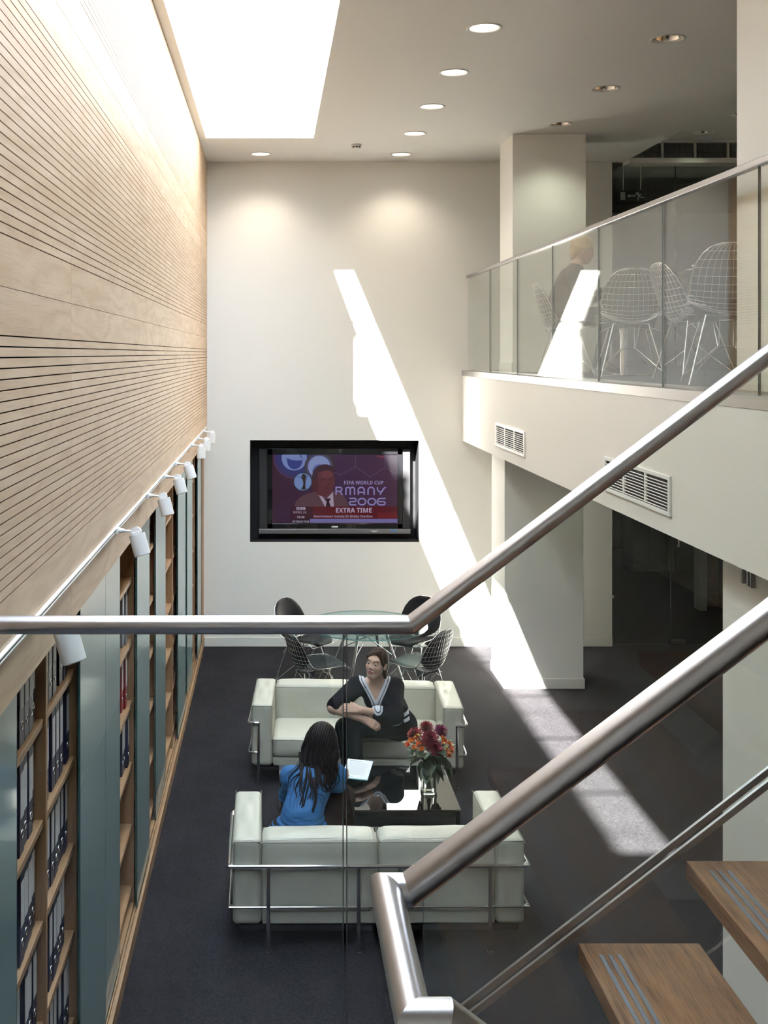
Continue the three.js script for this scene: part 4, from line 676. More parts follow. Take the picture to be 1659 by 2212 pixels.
{
  const wires = [], along = (u) => Array.from({ length: 21 }, (_, i) => shell(u, i < 15 ? i / 16 : 0.875 + (i - 14) / 6 * 0.125)), across = (v) => Array.from({ length: 9 }, (_, i) => shell(i / 4 - 1, v));
  for (let i = 0; i < 13; i++) wires.push(tube(along(-1 + i / 6), i % 12 ? 0.0021 : 0.0038, 6, 34));
  for (let j = 1; j < 22; j++) wires.push(tube(across(j / 22), 0.0022, 6, 14));
  wires.push(tube(across(0.005), 0.0042, 6, 16), tube(across(0.998), 0.0038, 6, 14));
  obj('wire_shell', merge(wires), M.wire, chair);
  obj('seat_pad', padOn(0.03, 0.47, (t) => 0.93 * (0.62 + 0.38 * Math.sin(Math.PI * clamp(1.08 - t * 0.85, 0, 1)) ** 0.6) * (t > 0.8 ? lerp(1, 0.35, (t - 0.8) / 0.2) : 1), 0.026), M.blackLeather, chair);
  obj('back_pad', padOn(0.52, 1.0, (t) => t < 0.55 ? lerp(0.22, 1.02, Math.sin(t / 0.55 * Math.PI / 2)) : 1.03, 0.018), M.blackLeather, chair);
  const legs = [];
  for (const sx of [-1, 1]) for (const sz of [-1, 1]) {
    const top = [sx * 0.13, 0.418, sz * 0.1 - 0.01], foot = [sx * 0.235, 0.004, sz * 0.2], mid = [sx * 0.045, 0.235, sz * 0.02], t2 = [sx * 0.06, 0.412, sz * 0.15 - 0.02];
    obj('leg', merge([cyl(top, foot, 0.0058, 0.0058, 8), cyl(mid, [foot[0] * 0.985, 0.04, foot[2] * 0.985], 0.0035, 0.0035, 6), cyl(t2, mid, 0.0035, 0.0035, 6), cyl([foot[0], 0, foot[2]], [foot[0], 0.008, foot[2]], 0.009, 0.009, 10)]), M.chrome, chair);
  }
  obj('base_strut', merge([cyl([-0.045, 0.235, 0.02], [0.045, 0.235, 0.02], 0.0035), cyl([-0.045, 0.235, -0.02], [0.045, 0.235, -0.02], 0.0035), cyl([-0.045, 0.235, 0.02], [-0.045, 0.235, -0.02], 0.0035), cyl([0.045, 0.235, 0.02], [0.045, 0.235, -0.02], 0.0035), cyl([-0.13, 0.42, 0.09], [0.13, 0.42, 0.09], 0.0045), cyl([-0.13, 0.42, -0.11], [0.13, 0.42, -0.11], 0.0045), cyl([-0.13, 0.42, 0.09], [-0.13, 0.42, -0.11], 0.0045), cyl([0.13, 0.42, 0.09], [0.13, 0.42, -0.11], 0.0045)]), M.chrome, chair);
}
const seats = [
  [0.40, 0, 10.36, 112, 'wire chair with black pads behind the far sofa arm, on the bookcase side'], [1.40, 0, 10.38, -132, 'wire chair with black pads behind the far sofa arm, on the column side'],
  [0.33, 0, 11.32, 50, 'wire chair with black pads by the end wall, on the bookcase side'], [1.46, 0, 11.36, -34, 'wire chair with black pads by the end wall, on the column side'],
  [2.70, UP, 10.1, 88, 'wire chair that the blond person sits on'], [2.78, UP, 8.55, 170, 'wire chair with its wire back toward the balustrade, between table and glass'], [3.02, UP, 7.85, 95, 'wire chair seen from the side, between the two upper tables'], [2.74, UP, 6.62, 166, 'wire chair beside the upper floor column'],
];
seats.forEach(([x, y, d, a, l], i) => { const g = y ? chairGroupUp : chairGroupDown; if (i) dup(chair, [x, y, -d], a * Math.PI / 180, l, g); else { chair.position.set(x, y, -d); chair.rotation.y = a * Math.PI / 180; chair.userData.label = l; chair.userData.group = g; } });

// ---------------------------------------------------------------- tables
{
  const t = thing('glass_table', 'round glass table on splayed chrome legs before the end wall', 'table', [0.935, 0, -10.86]);
  obj('table_top', new THREE.CylinderGeometry(0.6, 0.6, 0.011, 72), M.tableGlass, t).position.y = 0.7145;
  const e = obj('polished_edge', lathe([[0.6005, 0.709], [0.6025, 0.7145], [0.6005, 0.72]], 96), M.tableEdge, t);
  for (let i = 0; i < 4; i++) { const a = 0.5 + i * Math.PI / 2, c = Math.cos(a), s = Math.sin(a), leg = obj('leg', merge([cyl([c * 0.2, 0.675, s * 0.2], [c * 0.43, 0.09, s * 0.43], 0.014, 0.014, 14), cyl([c * 0.2, 0.675, s * 0.2], [c * 0.2, 0.708, s * 0.2], 0.022, 0.022, 14)]), M.chrome, t); obj('rubber_foot', cyl([c * 0.43, 0.09, s * 0.43], [c * 0.465, 0, s * 0.465], 0.015, 0.016, 14), M.blackMetal, leg); }
  const st = []; for (let i = 0; i < 4; i++) { const p = (k, r, y) => { const a = 0.5 + k * Math.PI / 2; return [Math.cos(a) * r, y, Math.sin(a) * r]; }; st.push(cyl(p(i, 0.22, 0.66), p(i + 1, 0.22, 0.66), 0.005), cyl(p(i, 0.3, 0.44), [0, 0.6, 0], 0.005), cyl(p(i, 0.21, 0.66), [0, 0.6, 0], 0.005), cyl(p(i, 0.22, 0.66), p(i + 0.5, 0.3, 0.705), 0.004), cyl(p(i + 1, 0.22, 0.66), p(i + 0.5, 0.3, 0.705), 0.004)); }
  obj('wire_brace', merge(st), M.chrome, t);
  const top = (label, x, d, r) => { const q = thing('round_table', label, 'table', [x, UP, -d], 0, 'round tables on the upper floor'); obj('table_top', lathe([[0, 0.70], [r - 0.02, 0.70], [r, 0.708], [r, 0.72], [0, 0.72]], 56), M.blackMatt, q); obj('pedestal', cyl([0, 0.02, 0], [0, 0.70, 0], 0.03, 0.03, 20), M.chrome, q); obj('foot_plate', lathe([[0, 0], [0.22, 0], [0.22, 0.012], [0.04, 0.025], [0, 0.025]], 40), M.chrome, q); };
  top('round black table carrying the open laptop', 3.0, 9.36, 0.42); top('round black table carrying a folded newspaper', 3.12, 7.0, 0.5);
  const lp = thing('laptop', 'dark laptop open before the blond person', 'laptop', [3.1, UP + 0.72, -9.42], -1.9); obj('keyboard_deck', box(-0.16, 0.16, 0, 0.018, -0.11, 0.12, 0.004), M.blackMatt, lp); const lid = obj('screen_lid', box(-0.16, 0.16, 0, 0.225, -0.009, 0, 0.003), M.blackMatt, lp); lid.position.set(0, 0.018, -0.11); lid.rotation.x = -0.25;
  const np = thing('newspaper', 'folded newspaper lying on the upper table', 'newspaper', [2.84, UP + 0.72, -7.0], 0.2); const ng = box(-0.15, 0.17, 0, 0.03, -0.12, 0.12, 0.012); const q = ng.attributes.position; for (let i = 0; i < q.count; i++) q.setY(i, q.getY(i) * (1 + 0.6 * Math.sin(q.getX(i) * 14 + 1)) ); ng.computeVertexNormals(); obj('folded_sheets', ng, M.paper, np); obj('inner_fold', box(-0.12, 0.14, 0.03, 0.042, -0.1, 0.09, 0.005), M.paper, np);
}
// ---------------------------------------------------------------- people: smooth joined limbs meshed from a distance field
const sub = (a, b) => [a[0] - b[0], a[1] - b[1], a[2] - b[2]], add = (a, b, k = 1) => [a[0] + b[0] * k, a[1] + b[1] * k, a[2] + b[2] * k], dot = (a, b) => a[0] * b[0] + a[1] * b[1] + a[2] * b[2], len = (a) => Math.hypot(...a), nrm = (a) => { const l = len(a) || 1; return [a[0] / l, a[1] / l, a[2] / l]; }, cross = (a, b) => [a[1] * b[2] - a[2] * b[1], a[2] * b[0] - a[0] * b[2], a[0] * b[1] - a[1] * b[0]], mixv = (a, b, t) => [lerp(a[0], b[0], t), lerp(a[1], b[1], t), lerp(a[2], b[2], t)];
const smin = (a, b, k) => { const h = Math.max(k - Math.abs(a - b), 0) / k; return Math.min(a, b) - h * h * k * 0.25; };
const smax = (a, b, k) => -smin(-a, -b, k);
const cap = (a, b, ra, rb = ra) => { const ba = sub(b, a), l2 = dot(ba, ba) || 1e-9; return (p) => { const x = p[0] - a[0], y = p[1] - a[1], z = p[2] - a[2], h = clamp((x * ba[0] + y * ba[1] + z * ba[2]) / l2, 0, 1); return Math.hypot(x - ba[0] * h, y - ba[1] * h, z - ba[2] * h) - lerp(ra, rb, h); }; };
const ell = (c, r) => (p) => { const x = p[0] - c[0], y = p[1] - c[1], z = p[2] - c[2], k0 = Math.hypot(x / r[0], y / r[1], z / r[2]), k1 = Math.hypot(x / (r[0] * r[0]), y / (r[1] * r[1]), z / (r[2] * r[2])); return k1 < 1e-9 ? -Math.min(...r) : k0 * (k0 - 1) / k1; };
const uni = (list, k) => (p) => { let d = list[0](p); for (let i = 1; i < list.length; i++) d = smin(d, list[i](p), k); return d; };
const hard = (...list) => (p) => Math.min(...list.map((f) => f(p)));
function frame(c, fwd, up0) { const z = nrm(fwd), x = nrm(cross(up0, z)), y = cross(z, x); return { to: (p) => { const q = sub(p, c); return [dot(q, x), dot(q, y), dot(q, z)]; }, from: (l) => add(add(add(c, x, l[0]), y, l[1]), z, l[2]) }; }
// naive surface nets over a box, far blocks skipped
function sdfGeo(f, lo, hi, h, color) {
  const n = [0, 1, 2].map((i) => Math.ceil((hi[i] - lo[i]) / h) + 1), [nx, ny, nz] = n, F = new Float32Array(nx * ny * nz).fill(1), B = 6, I = (x, y, z) => (z * ny + y) * nx + x;
  for (let bz = 0; bz < nz; bz += B) for (let by = 0; by < ny; by += B) for (let bx = 0; bx < nx; bx += B) {
    const c = f([lo[0] + (bx + B / 2) * h, lo[1] + (by + B / 2) * h, lo[2] + (bz + B / 2) * h]);
    const skip = Math.abs(c) > B * h * 1.25 + 0.02;
    for (let z = bz; z < Math.min(nz, bz + B); z++) for (let y = by; y < Math.min(ny, by + B); y++) for (let x = bx; x < Math.min(nx, bx + B); x++) F[I(x, y, z)] = skip ? c : f([lo[0] + x * h, lo[1] + y * h, lo[2] + z * h]);
  }
  const pos = [], idx = [], at = new Int32Array(nx * ny * nz).fill(-1);
  const E = []; for (let a = 0; a < 8; a++) for (let b = a + 1; b < 8; b++) { const d = a ^ b; if (d === 1 || d === 2 || d === 4) E.push([a, b]); }
  for (let z = 0; z < nz - 1; z++) for (let y = 0; y < ny - 1; y++) for (let x = 0; x < nx - 1; x++) {
    let m = 0; const v = [];
    for (let k = 0; k < 8; k++) { v[k] = F[I(x + (k & 1), y + ((k >> 1) & 1), z + (k >> 2))]; if (v[k] < 0) m |= 1 << k; }
    if (m === 0 || m === 255) continue;
    let sx = 0, sy = 0, sz = 0, c = 0;
    for (const [a, b] of E) if ((v[a] < 0) !== (v[b] < 0)) { const t = v[a] / (v[a] - v[b]); sx += lerp(a & 1, b & 1, t); sy += lerp((a >> 1) & 1, (b >> 1) & 1, t); sz += lerp(a >> 2, b >> 2, t); c++; }
    at[I(x, y, z)] = pos.length / 3; pos.push(lo[0] + (x + sx / c) * h, lo[1] + (y + sy / c) * h, lo[2] + (z + sz / c) * h);
  }
  const quad = (a, b, c, d, flip) => { if (a < 0 || b < 0 || c < 0 || d < 0) return; flip ? idx.push(a, c, b, a, d, c) : idx.push(a, b, c, a, c, d); };
  for (let z = 1; z < nz - 1; z++) for (let y = 1; y < ny - 1; y++) for (let x = 1; x < nx - 1; x++) {
    const s = F[I(x, y, z)] < 0;
    if (s !== F[I(x + 1, y, z)] < 0) quad(at[I(x, y - 1, z - 1)], at[I(x, y, z - 1)], at[I(x, y, z)], at[I(x, y - 1, z)], !s);
    if (s !== F[I(x, y + 1, z)] < 0) quad(at[I(x - 1, y, z - 1)], at[I(x - 1, y, z)], at[I(x, y, z)], at[I(x, y, z - 1)], !s);
    if (s !== F[I(x, y, z + 1)] < 0) quad(at[I(x - 1, y - 1, z)], at[I(x, y - 1, z)], at[I(x, y, z)], at[I(x - 1, y, z)], !s);
  }
  const g = new THREE.BufferGeometry(), nor = [], col = [];
  for (let i = 0; i < pos.length; i += 3) { const p = [pos[i], pos[i + 1], pos[i + 2]], e = h * 0.6; const q = nrm([f([p[0] + e, p[1], p[2]]) - f([p[0] - e, p[1], p[2]]), f([p[0], p[1] + e, p[2]]) - f([p[0], p[1] - e, p[2]]), f([p[0], p[1], p[2] + e]) - f([p[0], p[1], p[2] - e])]); nor.push(...q); const c = color(p); col.push(...c); }
  g.setAttribute('position', new THREE.Float32BufferAttribute(pos, 3)); g.setAttribute('normal', new THREE.Float32BufferAttribute(nor, 3)); g.setAttribute('color', new THREE.Float32BufferAttribute(col, 3)); g.setIndex(idx);
  return g;
}
function mergeColored(list) {
  const pos = [], nor = [], col = [], idx = [];
  for (const g of list) { const o = pos.length / 3; for (const v of g.attributes.position.array) pos.push(v); for (const v of g.attributes.normal.array) nor.push(v); for (const v of g.attributes.color.array) col.push(v); for (const v of g.index.array) idx.push(v + o); }
  const g = new THREE.BufferGeometry(); g.setAttribute('position', new THREE.Float32BufferAttribute(pos, 3)); g.setAttribute('normal', new THREE.Float32BufferAttribute(nor, 3)); g.setAttribute('color', new THREE.Float32BufferAttribute(col, 3)); g.setIndex(idx); return g;
}
const vc = (rough, spec = 1) => phy({ vertexColors: true, roughness: rough, specularIntensity: spec });
const skinM = vc(0.55, 0.7), clothM = vc(0.9, 0.25), hairM = vc(0.55, 0.35);
// head in its own frame: x to the person's left, y up, z out of the face
function headField(H) {
  const L = [ell([0, 0.03, -0.014], [0.073, 0.092, 0.092]), ell([0, -0.03, 0.024], [0.054, 0.078, 0.060]), cap([-0.008, -0.092, 0.058], [0.008, -0.092, 0.058], 0.017), cap([-0.040, -0.056, 0.015], [-0.014, -0.09, 0.05], 0.018, 0.016), cap([0.040, -0.056, 0.015], [0.014, -0.09, 0.05], 0.018, 0.016), cap([-0.032, 0.032, 0.072], [0.032, 0.032, 0.072], 0.009), cap([-0.036, -0.022, 0.06], [-0.03, -0.03, 0.058], 0.02), cap([0.036, -0.022, 0.06], [0.03, -0.03, 0.058], 0.02)];
  const base = uni(L, 0.03), nose = uni([cap([0, 0.016, 0.082], [0, -0.021, 0.100], 0.0062, 0.0088), cap([-0.009, -0.026, 0.089], [0.009, -0.026, 0.089], 0.0075)], 0.012), socket = hard(ell([-0.031, 0.008, 0.092], [0.017, 0.0115, 0.02]), ell([0.031, 0.008, 0.092], [0.017, 0.0115, 0.02]));
  const lips = hard(cap([-0.017, -0.0535, 0.083], [0.017, -0.0535, 0.083], 0.0065), cap([-0.014, -0.0635, 0.082], [0.014, -0.0635, 0.082], 0.0072)), ball = hard(ell([-0.031, 0.006, 0.0755], [0.0125, 0.0125, 0.0125]), ell([0.031, 0.006, 0.0755], [0.0125, 0.0125, 0.0125])), ears = hard(ell([-0.075, -0.004, -0.008], [0.009, 0.03, 0.017]), ell([0.075, -0.004, -0.008], [0.009, 0.03, 0.017]));
  return (p) => { const q = H.to(p); let d = smin(base(q), nose(q), 0.012); d = smax(d, -socket(q), 0.012); d = Math.min(smin(d, lips(q), 0.006), ball(q)); return smin(d, ears(q), 0.01); };
}
const headColor = (H, skin, lip, brow, shut) => (p) => {
  const [x, y, z] = H.to(p), ax = Math.abs(x);
  if (z > 0.06 && Math.hypot((ax - 0.031) / 0.0145, (y - (0.006)) / (shut ? 0.002 : 0.0052)) < 1) return shut ? [0.05, 0.03, 0.025] : Math.hypot(ax - 0.031, y - 0.006) < 0.0056 ? [0.03, 0.02, 0.015] : [0.40, 0.36, 0.33];
  if (z > 0.05 && ax > 0.014 && ax < 0.05 && Math.abs(y - (0.0265 + 0.006 * Math.sin((ax - 0.014) * 60))) < 0.0030) return brow;
  if (z > 0.06 && ax < 0.021 && y < -0.049 && y > -0.069) return lip;
  const blush = Math.exp(-(((ax - 0.036) / 0.018) ** 2) - (((y + 0.025) / 0.016) ** 2)); return [skin[0] * (1 + 0.05 * blush), skin[1] * (1 - 0.12 * blush), skin[2] * (1 - 0.1 * blush)];
};
// hand: wrist, finger direction, palm normal (the side fingers curl to), thumb side (+1/-1 along cross(dir, palm)), curl in radians
function handList(w, dir, palm, side, curl) {
  dir = nrm(dir); let lat = nrm(cross(dir, palm)); palm = cross(lat, dir); lat = lat.map((a) => a * side);
  const at = (a, b, c) => add(add(add(w, dir, a), lat, b), palm, c), out = [];
  const base = [0.027, 0.009, -0.009, -0.026], L = [0.07, 0.078, 0.072, 0.056];
  for (let i = 0; i < 4; i++) {
    const k = at(0.088 - Math.abs(i - 1.3) * 0.005, base[i], 0); out.push(cap(at(0.005, base[i] * 0.55, 0), k, 0.0135, 0.0115));
    let p = k, a = curl * 0.55; for (let s = 0; s < 3; s++) { const l = L[i] * [0.45, 0.31, 0.24][s], v = nrm(add(add([0, 0, 0], dir, Math.cos(a)), palm, Math.sin(a))), q = add(p, v, l); out.push(cap(p, q, 0.0088 - s * 0.0008, 0.008 - s * 0.0008)); p = q; a += curl * 0.6; }
  }
  const t0 = at(0.018, 0.018, 0.006), t1 = at(0.052, 0.042, 0.016), t2 = at(0.08, 0.05, 0.022); out.push(cap(t0, t1, 0.0125, 0.0095), cap(t1, t2, 0.0092, 0.0075));
  return uni(out, 0.007);
}
const tint = (c, amt, s) => (p) => { const k = 1 + amt * (Math.sin(p[0] * 90 + s) * Math.sin(p[1] * 70 + s * 2) * Math.sin(p[2] * 80)); return [c[0] * k, c[1] * k, c[2] * k]; };
const bounds = (pts, m) => { const lo = [9, 9, 9], hi = [-9, -9, -9]; for (const p of pts) for (let i = 0; i < 3; i++) { lo[i] = Math.min(lo[i], p[i] - m); hi[i] = Math.max(hi[i], p[i] + m); } return [lo, hi]; };

// ---- person in the black striped sweater, arms crossed on the knee
{
  const base = [0.95, 0, 8.9], J = (x, y, d) => [x - base[0], y - base[1], base[2] - d], skin = [0.60, 0.39, 0.295];
  const t = thing('person', 'person in black sweater with white stripes, arms crossed, sitting on the cream sofa', 'person', [base[0], base[1], -base[2]]);
  const pel = J(0.975, 0.465, 8.73), waist = J(0.94, 0.585, 8.72), chest = J(0.85, 0.715, 8.67), neck = J(0.81, 0.825, 8.635), hl = J(1.025, 0.46, 8.68), hr = J(0.92, 0.46, 8.77);
  const sl = J(0.962, 0.777, 8.64), sr = J(0.668, 0.795, 8.61), er = J(0.462, 0.69, 8.385), wr = J(0.695, 0.622, 8.335), el = J(0.945, 0.60, 8.47), wl = J(0.675, 0.692, 8.335);
  const kl = J(0.615, 0.545, 8.38), al = J(0.645, 0.10, 8.29), tl = J(0.60, 0.035, 8.2), kr = J(0.565, 0.50, 8.5), ar = J(0.60, 0.10, 8.45), tr = J(0.56, 0.035, 8.35);
  const H = frame(J(0.815, 0.978, 8.565), [-0.52, 0.16, 0.84], [0.16, 1, -0.05]);
  const torso = [cap(pel, waist, 0.128, 0.105), cap(waist, chest, 0.105, 0.112), cap(chest, neck, 0.10, 0.044), cap(sr, sl, 0.050, 0.050), cap(hl, hr, 0.115), cap(J(0.79, 0.705, 8.585), J(0.79, 0.695, 8.58), 0.055), cap(J(0.885, 0.70, 8.595), J(0.885, 0.69, 8.59), 0.055)];
  const armR = [cap(sr, er, 0.05, 0.038)], foreR = [cap(er, wr, 0.039, 0.025)], armL = [cap(sl, el, 0.05, 0.041)], foreL = [cap(el, wl, 0.04, 0.025)];
  const legs = [cap(hl, kl, 0.092, 0.064), cap(kl, al, 0.06, 0.042), cap(hr, kr, 0.092, 0.064), cap(kr, ar, 0.06, 0.042)];
  const neckF = cap(H.from([0, -0.055, -0.02]), add(neck, [0, -0.02, 0]), 0.042, 0.046);
  const handR = handList(wr, [0.85, -0.42, 0.05], [-0.2, -0.5, -0.8], 1, 0.55), handL = handList(wl, [-0.95, 0.2, 0.1], [0.15, -0.55, -0.75], -1, 0.5);
  const skinBody = uni([...torso, ...armR, ...armL, neckF], 0.05), skinFore = uni([...foreR, ...foreL], 0.012), body = (p) => smin(smin(skinBody(p), skinFore(p), 0.015), Math.min(handR(p), handL(p)), 0.015), hf = headField(H), legsF = uni(legs, 0.04), toes = hard(cap(al, tl, 0.04, 0.03), cap(ar, tr, 0.04, 0.03));
  const [lo, hi] = bounds([pel, waist, chest, neck, sl, sr, er, wr, el, wl, add(wr, [0.17, -0.06, 0]), add(wl, [-0.2, 0.05, 0.03])], 0.1);
  const legB = bounds([hl, hr, kl, kr, al, ar, tl, tr], 0.11), hb = bounds([H.from([0, 0, 0])], 0.15), sc = () => skin;
  const hc = headColor(H, skin, [0.46, 0.19, 0.17], [0.14, 0.08, 0.05], false);
  obj('body', mergeColored([sdfGeo((p) => smin(body(p), neckF(p), 0.02), lo, hi, 0.0062, sc), sdfGeo((p) => smin(hf(p), neckF(p), 0.02), hb[0], hb[1], 0.003, hc), sdfGeo((p) => uni(legs, 0.04)(p) + 0.012, legB[0], legB[1], 0.012, sc)]), skinM, t);
  // sweater: torso, full sleeve on one arm to the forearm, the other pushed above the elbow; V neck
  const sleeveR = cap(sr, mixv(sr, er, 0.9), 0.06, 0.05), sleeveL = uni([cap(sl, el, 0.062, 0.052), cap(el, mixv(el, wl, 0.52), 0.052, 0.043)], 0.02);
  const tors = uni(torso, 0.05), vCut = (p) => { return Math.max(Math.abs(p[0] - lerp(J(0.812, 0, 0)[0], J(0.80, 0, 0)[0], 0.5)) - clamp((p[1] - 0.70) * 0.55, 0, 0.085), J(0, 0, 8.665)[2] - p[2]); };
  const hem = (p) => dot(sub(p, J(0.98, 0.525, 8.7)), nrm([-0.36, 1, 0.0]));
  const sweater = (p) => { let d = smin(smin(tors(p), sleeveR(p), 0.03), sleeveL(p), 0.03) - 0.015; d = smax(d, -vCut(p), 0.004); d = Math.max(d, p[1] - 0.872); return Math.max(d, -hem(p) - 0.03); };
  const white = [0.66, 0.68, 0.74], navy = [0.007, 0.006, 0.010];
  const vEdge = (p) => Math.abs(p[0] - J(0.806, 0, 0)[0]) - clamp((p[1] - 0.70) * 0.55, 0, 0.085);
  obj('sweater', sdfGeo(sweater, lo, hi, 0.0045, (p) => {
    const e = vEdge(p), low = 0.70 - p[1], front = p[2] > J(0, 0, 8.68)[2], m = low > 0 ? Math.hypot(low * 0.75, Math.max(0, Math.abs(p[0] - J(0.806, 0, 0)[0]))) : e;
    if (front && p[1] > 0.645 && ((m < 0.020) || (m > 0.027 && m < 0.040)) && p[1] < 0.89) return white;
    const h = hem(p) + 0.03; if (p[0] > J(0.86, 0, 0)[0] && ((h > 0.006 && h < 0.028) || (h > 0.042 && h < 0.064))) { const nearArm = sleeveL(p); if (nearArm > -0.004) return white; }
    const f = dot(sub(p, el), sub(wl, el)) / dot(sub(wl, el), sub(wl, el)); if (sleeveL(p) < 0.012 && ((f > 0.50 && f < 0.57) || (f > 0.60 && f < 0.70))) return white; return navy; }), clothM, t);
  obj('trousers', sdfGeo((p) => smin(legsF(p), uni([torso[0], torso[4]], 0.04)(p), 0.04) - 0.008 + (p[1] < 0.1 ? 0.03 : 0), bounds([hl, hr, kl, kr, al, ar, pel], 0.15)[0], bounds([hl, hr, kl, kr, al, ar, pel], 0.15)[1], 0.008, tint([0.006, 0.0055, 0.008], 0.2, 2)), clothM, t);
  const shoeB = bounds([al, ar, tl, tr], 0.06); obj('shoes', sdfGeo((p) => Math.max(toes(p) - 0.004, 0.004 - p[1]), shoeB[0], shoeB[1], 0.007, () => [0.012, 0.01, 0.01]), vc(0.35), t);
  const hair = (p) => { const q = H.to(p); let d = ell([0, 0.032, -0.018], [0.080, 0.097, 0.098])(q); d = smin(d, ell([0, -0.02, -0.06], [0.07, 0.075, 0.055])(q), 0.03); d = smax(d, -ell([0.0, -0.035, 0.10], [0.07, 0.122, 0.092])(q), 0.01); d = smin(d, cap([0.01, -0.02, -0.105], [0.045, -0.10, -0.10], 0.028, 0.014)(q), 0.02); d = smin(d, cap([0.025, 0.098, 0.062], [-0.062, 0.05, 0.052], 0.014, 0.013)(q), 0.02); return d + 0.0012 * Math.sin(q[0] * 420 + q[1] * 160); };
  const hhb = bounds([H.from([0, 0, -0.02])], 0.16); obj('hair', sdfGeo(hair, hhb[0], hhb[1], 0.0035, (p) => { const q = H.to(p), k = 0.85 + 0.3 * Math.sin(q[0] * 330 + q[1] * 110), b = q[2] < -0.09 && q[1] < -0.03 ? 2.6 : 1; return [0.055 * k * b, 0.027 * k * b, 0.015 * k * b]; }), hairM, t);
}

// ---- person in the blue top with long dark hair, seen from behind
{
  const base = [0.2, 0, 6.68], J = (x, y, d) => [x - base[0], y - base[1], base[2] - d], skin = [0.36, 0.21, 0.15];
  const t = thing('person', 'person in blue top with long wavy dark hair, sitting back to the stair', 'person', [base[0], base[1], -base[2]]);
  const pel = J(0.165, 0.44, 6.67), waist = J(0.18, 0.57, 6.70), chest = J(0.235, 0.70, 6.83), neck = J(0.285, 0.815, 6.92), sl = J(0.115, 0.745, 6.89), sr = J(0.405, 0.745, 6.92);
  const el = J(0.105, 0.565, 7.04), wl = J(0.24, 0.50, 7.22), er = J(0.42, 0.56, 7.10), wr = J(0.445, 0.53, 7.31), hl = J(0.09, 0.43, 6.72), hr = J(0.25, 0.43, 6.72);
  const kr = J(0.455, 0.545, 7.06), ar = J(0.50, 0.12, 7.08), tr = J(0.53, 0.04, 7.22), kl = J(0.13, 0.47, 7.12), al = J(0.13, 0.10, 7.12), tl = J(0.13, 0.035, 7.25);
  const H = frame(J(0.318, 0.935, 6.95), [0.28, -0.1, -0.95], [0.05, 1, -0.1]);
  const torso = [cap(pel, waist, 0.125, 0.108), cap(waist, chest, 0.108, 0.12), cap(chest, neck, 0.10, 0.048), cap(sl, sr, 0.050), cap(hl, hr, 0.12)], arms = [cap(sl, el, 0.046, 0.04), cap(el, wl, 0.038, 0.026), cap(sr, er, 0.05, 0.04), cap(er, wr, 0.038, 0.025)], legs = [cap(hl, kl, 0.09, 0.062), cap(kl, al, 0.058, 0.042), cap(hr, kr, 0.095, 0.066), cap(kr, ar, 0.06, 0.045)];
  const neckF = cap(H.from([0, -0.06, -0.02]), neck, 0.045, 0.052), handR = handList(wr, [0.35, 0.1, -0.9], [-0.3, 0.9, 0.1], 1, 0.5), handL = handList(wl, [0.7, -0.2, -0.6], [-0.2, -0.9, 0], 1, 0.5), hf = headField(H);
  const bodyF = uni([...torso, ...arms, neckF], 0.045), [lo, hi] = bounds([pel, chest, neck, sl, sr, el, er, wl, wr, add(wr, [0.12, 0.04, -0.14]), add(wl, [0.13, -0.05, -0.12])], 0.13), hb = bounds([H.from([0, 0, 0])], 0.15), sc = () => skin, lb = bounds([hl, hr, kl, kr, al, ar, tl, tr], 0.12);
  obj('body', mergeColored([sdfGeo((p) => smin(bodyF(p), Math.min(handR(p), handL(p)), 0.015), lo, hi, 0.007, sc), sdfGeo((p) => smin(hf(p), neckF(p), 0.02), hb[0], hb[1], 0.004, headColor(H, skin, [0.3, 0.12, 0.11], [0.03, 0.02, 0.015], false)), sdfGeo((p) => uni(legs, 0.04)(p) + 0.012, lb[0], lb[1], 0.012, sc)]), skinM, t);
  const topF = uni([...torso, cap(sl, el, 0.049, 0.045), cap(sr, er, 0.049, 0.045), cap(el, mixv(el, wl, 0.3), 0.047, 0.042), cap(er, mixv(er, wr, 0.3), 0.047, 0.042)], 0.045);
  const folds = (p) => { const y = p[1], lowF = sstep(0.66, 0.5, y), w = p[0]; return 0.0034 * lowF * Math.sin(y * 165 + 5 * Math.sin(w * 9 + 1) + 14 * w) + 0.0016 * lowF * Math.sin(y * 310 - w * 30) + 0.0022 * (1 - lowF) * Math.sin(y * 75 - w * 55 + 2 * Math.sin(w * 22)) * sstep(0.8, 0.7, y); };
  obj('blue_top', sdfGeo((p) => Math.max(topF(p) - 0.008 + folds(p), p[1] - 0.842, 0.4 - p[1]), lo, hi, 0.0045, tint([0.026, 0.135, 0.34], 0.06, 1)), vc(0.75), t);
  obj('trousers', sdfGeo((p) => smin(uni(legs, 0.04)(p), torso[4](p), 0.04) - 0.008 + 0.002 * Math.sin(p[1] * 90 + p[0] * 60), bounds([hl, hr, kl, kr, al, ar], 0.16)[0], bounds([hl, hr, kl, kr, al, ar], 0.16)[1], 0.009, tint([0.030, 0.018, 0.015], 0.2, 4)), clothM, t);
  const sb = bounds([al, ar, tl, tr], 0.07); obj('shoes', sdfGeo((p) => Math.max(hard(cap(al, tl, 0.042, 0.032), cap(ar, tr, 0.042, 0.032))(p), 0.004 - p[1]), sb[0], sb[1], 0.009, () => [0.02, 0.014, 0.01]), vc(0.4), t);
  const hs = [ell([0, 0.03, -0.02], [0.096, 0.106, 0.106]), ell([0.0, -0.05, -0.05], [0.122, 0.12, 0.08]), ell([0.0, -0.14, -0.085], [0.125, 0.09, 0.055]), ell([0.01, -0.20, -0.115], [0.09, 0.06, 0.04])];
